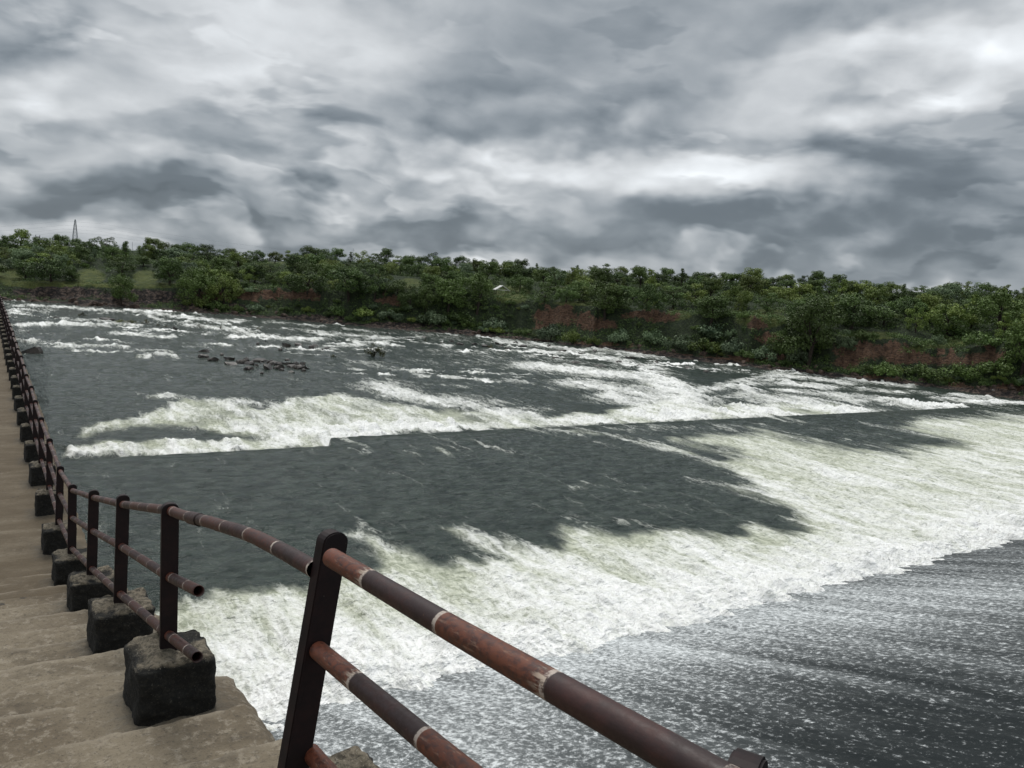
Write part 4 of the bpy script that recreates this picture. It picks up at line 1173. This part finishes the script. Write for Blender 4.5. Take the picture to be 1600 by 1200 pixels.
# shelter
X_, Y_, Z_, s_ = bank_at(783, 460)
v = ray(783, 454); q = v/v[1]*(Y_-2.0)
sh = empty('shelter', (q[0], q[1], q[2]-2.0), (0, 0, .25)); tag(sh, 'small open shelter with a white gable roof on the grassy knoll', 'shelter')
def slab(name, pts, th, mat, parent):
    bm = bmesh.new(); vs = [bm.verts.new(p_) for p_ in pts]; f = bm.faces.new(vs)
    r_ = bmesh.ops.extrude_face_region(bm, geom=[f]); 
    for e in r_['geom']:
        if isinstance(e, bmesh.types.BMVert): e.co.z -= th
    bmesh.ops.recalc_face_normals(bm, faces=bm.faces)
    me = bpy.data.meshes.new(name); bm.to_mesh(me); bm.free(); return link(name, me, mat, parent)
rz, ez = 3.55, 2.2
slab('roof', [(0, -1.9, rz), (0, 1.9, rz), (2.2, 2.0, ez), (2.2, -2.0, ez)], .16, M_WHITE, sh)
slab('roof', [(0, 1.9, rz), (0, -1.9, rz), (-2.1, -2.0, ez), (-2.1, 2.0, ez)], .16, M_WHITE, sh)
for sx in (-1.7, 1.7):
    for sy in (-1.6, 1.6): bars('post', [((sx, sy, -1.5), (sx, sy, ez+.1))], .09, M_WALL, sh)
bars('beam', [((-1.9, -1.75, ez-.02), (1.9, -1.75, ez-.02))], .10, M_WHITE, sh)
# pale bag on the shore
X_, Y_, Z_, s_ = bank_at(1551, 611)
bm = bmesh.new(); bmesh.ops.create_icosphere(bm, subdivisions=3, radius=.32)
for v_ in bm.verts:
    k = 1+.35*sin(v_.co.x*17)*cos(v_.co.y*13+v_.co.z*9); v_.co *= k; v_.co.z *= .75
me = bpy.data.meshes.new('sack'); bm.to_mesh(me); bm.free()
o = link('sack', me, M_WHITE, smooth=True); o.location = (X_, Y_-.3, Z_+.15); tag(o, 'small white sack lying on the brown shore at far right', 'sack')

o = link('sleeve', sl, M_RAIL); adopt(o, rail_stair)

# ================================================================== LIGHT AND SKY
scene.world = bpy.data.worlds.new('World'); scene.world.use_nodes = True
t = NT(scene.world.node_tree); t.n.clear(); t.dims = '2D'
SUN_EL, SUN_AZ = radians(62), radians(-25)     # azimuth from +Y towards +X
tc = t.n.new('ShaderNodeTexCoord').outputs['Generated']
nrm = t.node('ShaderNodeVectorMath', {0: tc}, operation='NORMALIZE').outputs[0]
sep = t.node('ShaderNodeSeparateXYZ', {0: nrm}); sx, sy, sz = sep.outputs
# cloud-deck coordinates: clouds bunch up towards the horizon as a real layer does
den = t.m('ADD', t.m('MAXIMUM', sz, 0.0), .075)
deck = t.node('ShaderNodeCombineXYZ', {0: t.m('DIVIDE', sx, den), 1: t.m('DIVIDE', sy, den), 2: 0.0}).outputs[0]
azn = t.m('ARCTAN2', sx, sy); eln = t.m('ARCSINE', sz)
ae = t.node('ShaderNodeCombineXYZ', {0: azn, 1: t.m('MULTIPLY', eln, 1.7), 2: 0.0}).outputs[0]
wx = t.m('SUBTRACT', t.noise(ae, 4.5, 4, .5), .5)
wy = t.m('SUBTRACT', t.noise(t.node('ShaderNodeVectorMath', {0: ae, 1: (7.3, 2.1, 4.0)}, operation='ADD').outputs[0], 5.0, 4, .5), .5)
azw = t.m('ADD', azn, t.m('MULTIPLY', wx, .30)); elw = t.m('ADD', eln, t.m('MULTIPLY', wy, .17))
def blob(x, y, wx_, wy_, rot=0.0, hard=0.0):
    v = ray(x, y); a0 = atan2(v[0], v[1]); e0 = atan2(v[2], hypot(v[0], v[1]))
    da = t.m('SUBTRACT', azw, a0); de = t.m('SUBTRACT', elw, e0)
    c_, s_ = cos(rot), sin(rot)
    u = t.m('ADD', t.m('MULTIPLY', da, c_/(wx_/FPX)), t.m('MULTIPLY', de, s_/(wx_/FPX)))
    w_ = t.m('ADD', t.m('MULTIPLY', da, -s_/(wy_/FPX)), t.m('MULTIPLY', de, c_/(wy_/FPX)))
    r2 = t.m('SQRT', t.m('ADD', t.m('MULTIPLY', u, u), t.m('MULTIPLY', w_, w_)))
    return t.ss(r2, 1.25-.0, .15+hard, 0, 1)
BL = [(430, 60, 250, 120, 0, .25, 0), (90, 150, 230, 70, 0, .14, 0), (60, 235, 230, 26, 0, .12, .2), (700, 170, 270, 90, .1, -.11, 0), (620, 130, 90, 60, 0, -.04, 0), (880, 20, 160, 60, 0, -.07, 0),
      (1330, 130, 330, 75, .25, .22, 0), (1570, 40, 120, 50, 0, .12, 0), (1000, 265, 250, 62, 0, .24, .0), (740, 250, 180, 34, 0, .19, .1), (1060, 300, 120, 46, -.1, .10, .3), (600, 290, 120, 26, 0, .10, .2),
      (1080, 345, 140, 28, 0, -.13, .2), (1450, 285, 190, 66, -.05, -.16, .1), (1590, 340, 170, 70, 0, -.17, 0), (1500, 190, 120, 40, 0, .02, 0), (1330, 380, 300, 45, 0, -.18, .2), (1000, 385, 260, 24, 0, -.14, .3),
      (690, 285, 60, 18, -.1, -.10, .15), (640, 345, 220, 26, -.1, -.17, .35), (350, 325, 170, 26, -.15, -.17, .3), (110, 290, 200, 40, 0, -.14, .1), (230, 335, 160, 22, -.1, -.18, .4), (430, 292, 36, 22, 0, .12, .3), (520, 300, 80, 20, .0, .06, .3),
      (70, 352, 190, 20, -.05, .02, .3), (400, 372, 130, 13, -.1, .09, .3), (480, 366, 70, 12, -.1, -.10, .4), (790, 402, 44, 10, -.3, .22, .4), (690, 395, 30, 9, -.1, .18, .4), (560, 388, 130, 10, -.1, .06, .2), (1100, 412, 60, 10, 0, .07, .2), (1290, 380, 30, 9, 0, .10, .1), (1340, 425, 220, 10, -.06, .12, .3),
      (1185, 345, 30, 14, 0, .14, .5), (820, 315, 90, 20, -.3, .12, .4), (900, 430, 200, 10, 0, .05, .2), (1520, 420, 150, 22, -.05, -.02, .3)]
val = .68
for (x, y, a, b_, rot, am, hard) in BL:
    k = t.m('MULTIPLY', blob(x, y, a, b_, rot, hard*.5), am*(.78 if am < 0 else .85))
    val = t.m('ADD', val, k)
def vadd(v, o): return t.node('ShaderNodeVectorMath', {0: v, 1: o}, operation='ADD').outputs[0]
def billow(v, scale, det=1.6, sm=.6, rough=.5):
    n = t.n.new('ShaderNodeTexVoronoi'); n.feature = 'SMOOTH_F1'; n.normalize = True; n.voronoi_dimensions = '2D'
    t.l.new(v, n.inputs['Vector'])
    for k, x_ in (('Scale', scale), ('Detail', det), ('Roughness', rough), ('Smoothness', sm)): n.inputs[k].default_value = x_
    return n.outputs['Distance']
n_big = t.noise(deck, .42, 3, .45, 0)
aw = t.node('ShaderNodeCombineXYZ', {0: t.m('ADD', azn, t.m('MULTIPLY', wx, .07)), 1: t.m('MULTIPLY', t.m('ADD', eln, t.m('MULTIPLY', wy, .04)), 2.0), 2: .3}).outputs[0]
LO = (.010, -.030, 0)
b1, b1o = billow(aw, 7.5), billow(vadd(aw, LO), 7.5)
b2, b2o = t.noise(vadd(aw, (3.3, 1.2, 2)), 13, 5, .5), t.noise(vadd(aw, (3.308, 1.178, 2)), 13, 5, .5)
n_mid = t.noise(t.vec(aw, (1, 1.35, 1)), 5.0, 6, .48, 0)
n_fine = t.noise(aw, 24, 7, .55, 0)
patch = t.ss(t.noise(vadd(aw, (1.1, 5.2, 0)), 3.2, 3, .5), .40, .62, .25, 1.0)
val = t.m('ADD', val, t.m('MULTIPLY', t.m('SUBTRACT', n_big, .5), .11))
val = t.m('ADD', val, t.m('MULTIPLY', t.m('SUBTRACT', n_mid, .5), .12))
emb = t.m('ADD', t.m('MULTIPLY', t.m('SUBTRACT', b1o, b1), .62), t.m('MULTIPLY', t.m('SUBTRACT', b2, b2o), .20))
val = t.m('ADD', val, t.m('MULTIPLY', emb, patch))
val = t.m('ADD', val, t.m('MULTIPLY', t.m('SUBTRACT', n_fine, .5), .05))
# crisp cloud margins: a lit rim on one side, a shaded base on the other
for sc_, off_, A_, msk_ in ((3.4, (9.1, 3.3, 0), .045, 2.3), (6.5, (2.7, 8.2, 0), .050, 3.7)):
    nn = t.noise(vadd(t.vec(aw, (1, 1.5, 1)), off_), sc_, 4, .48, 0)
    rim = t.m('MULTIPLY', t.ss(nn, .46, .54), t.ss(nn, .70, .53))
    base = t.m('MULTIPLY', t.ss(nn, .30, .46), t.ss(nn, .54, .46))
    mk = t.ss(t.noise(vadd(aw, (off_[1], off_[0], 0)), msk_, 3, .5), .42, .60)
    val = t.m('ADD', val, t.m('MULTIPLY', t.m('MULTIPLY', t.m('SUBTRACT', rim, base), A_), t.m('MULTIPLY', mk, t.ss(sz, .34, .12, .45, 1.0))))
val = t.m('ADD', val, t.ss(val, .50, .36, 0, .08))
# brighter, thinner cloud overhead, lighter band behind the camera
val = t.m('ADD', val, t.ss(sz, .42, .85, 0, .33))
val = t.m('SMOOTH_MAX', val, .40, .12)
lin = t.m('POWER', val, 2.2)
tint = t.mix(t.ss(val, .35, .88), (.79, .96, 1.12), (.955, .995, 1.03))
colr = t.node('ShaderNodeVectorMath', {0: tint}, operation='SCALE'); t.l.new(lin, colr.inputs['Scale'])
sky = t.n.new('ShaderNodeTexSky'); sky.sky_type = 'NISHITA'; sky.sun_disc = False
sky.sun_elevation = SUN_EL; sky.sun_rotation = SUN_AZ
bg1 = t.node('ShaderNodeBackground', {'Color': colr.outputs[0], 'Strength': 1.0})
bg2 = t.node('ShaderNodeBackground', {'Color': sky.outputs[0], 'Strength': .05})
mx = t.node('ShaderNodeMixShader', {0: .94, 1: bg2.outputs[0], 2: bg1.outputs[0]})
out = t.n.new('ShaderNodeOutputWorld'); t.l.new(mx.outputs[0], out.inputs[0])
sun_d = bpy.data.lights.new('sun', 'SUN'); sun_d.energy = 1.7; sun_d.angle = radians(18); sun_d.color = (1, .97, .92)
sun = bpy.data.objects.new('sun', sun_d); col.objects.link(sun)
sd = Vector((sin(SUN_AZ)*cos(SUN_EL), cos(SUN_AZ)*cos(SUN_EL), sin(SUN_EL)))
sun.rotation_euler = (-sd).to_track_quat('-Z', 'Y').to_euler()

scene.view_settings.view_transform = 'Standard'; scene.view_settings.look = 'None'
scene.view_settings.exposure = 0; scene.view_settings.gamma = 1
scene.render.engine = 'CYCLES'
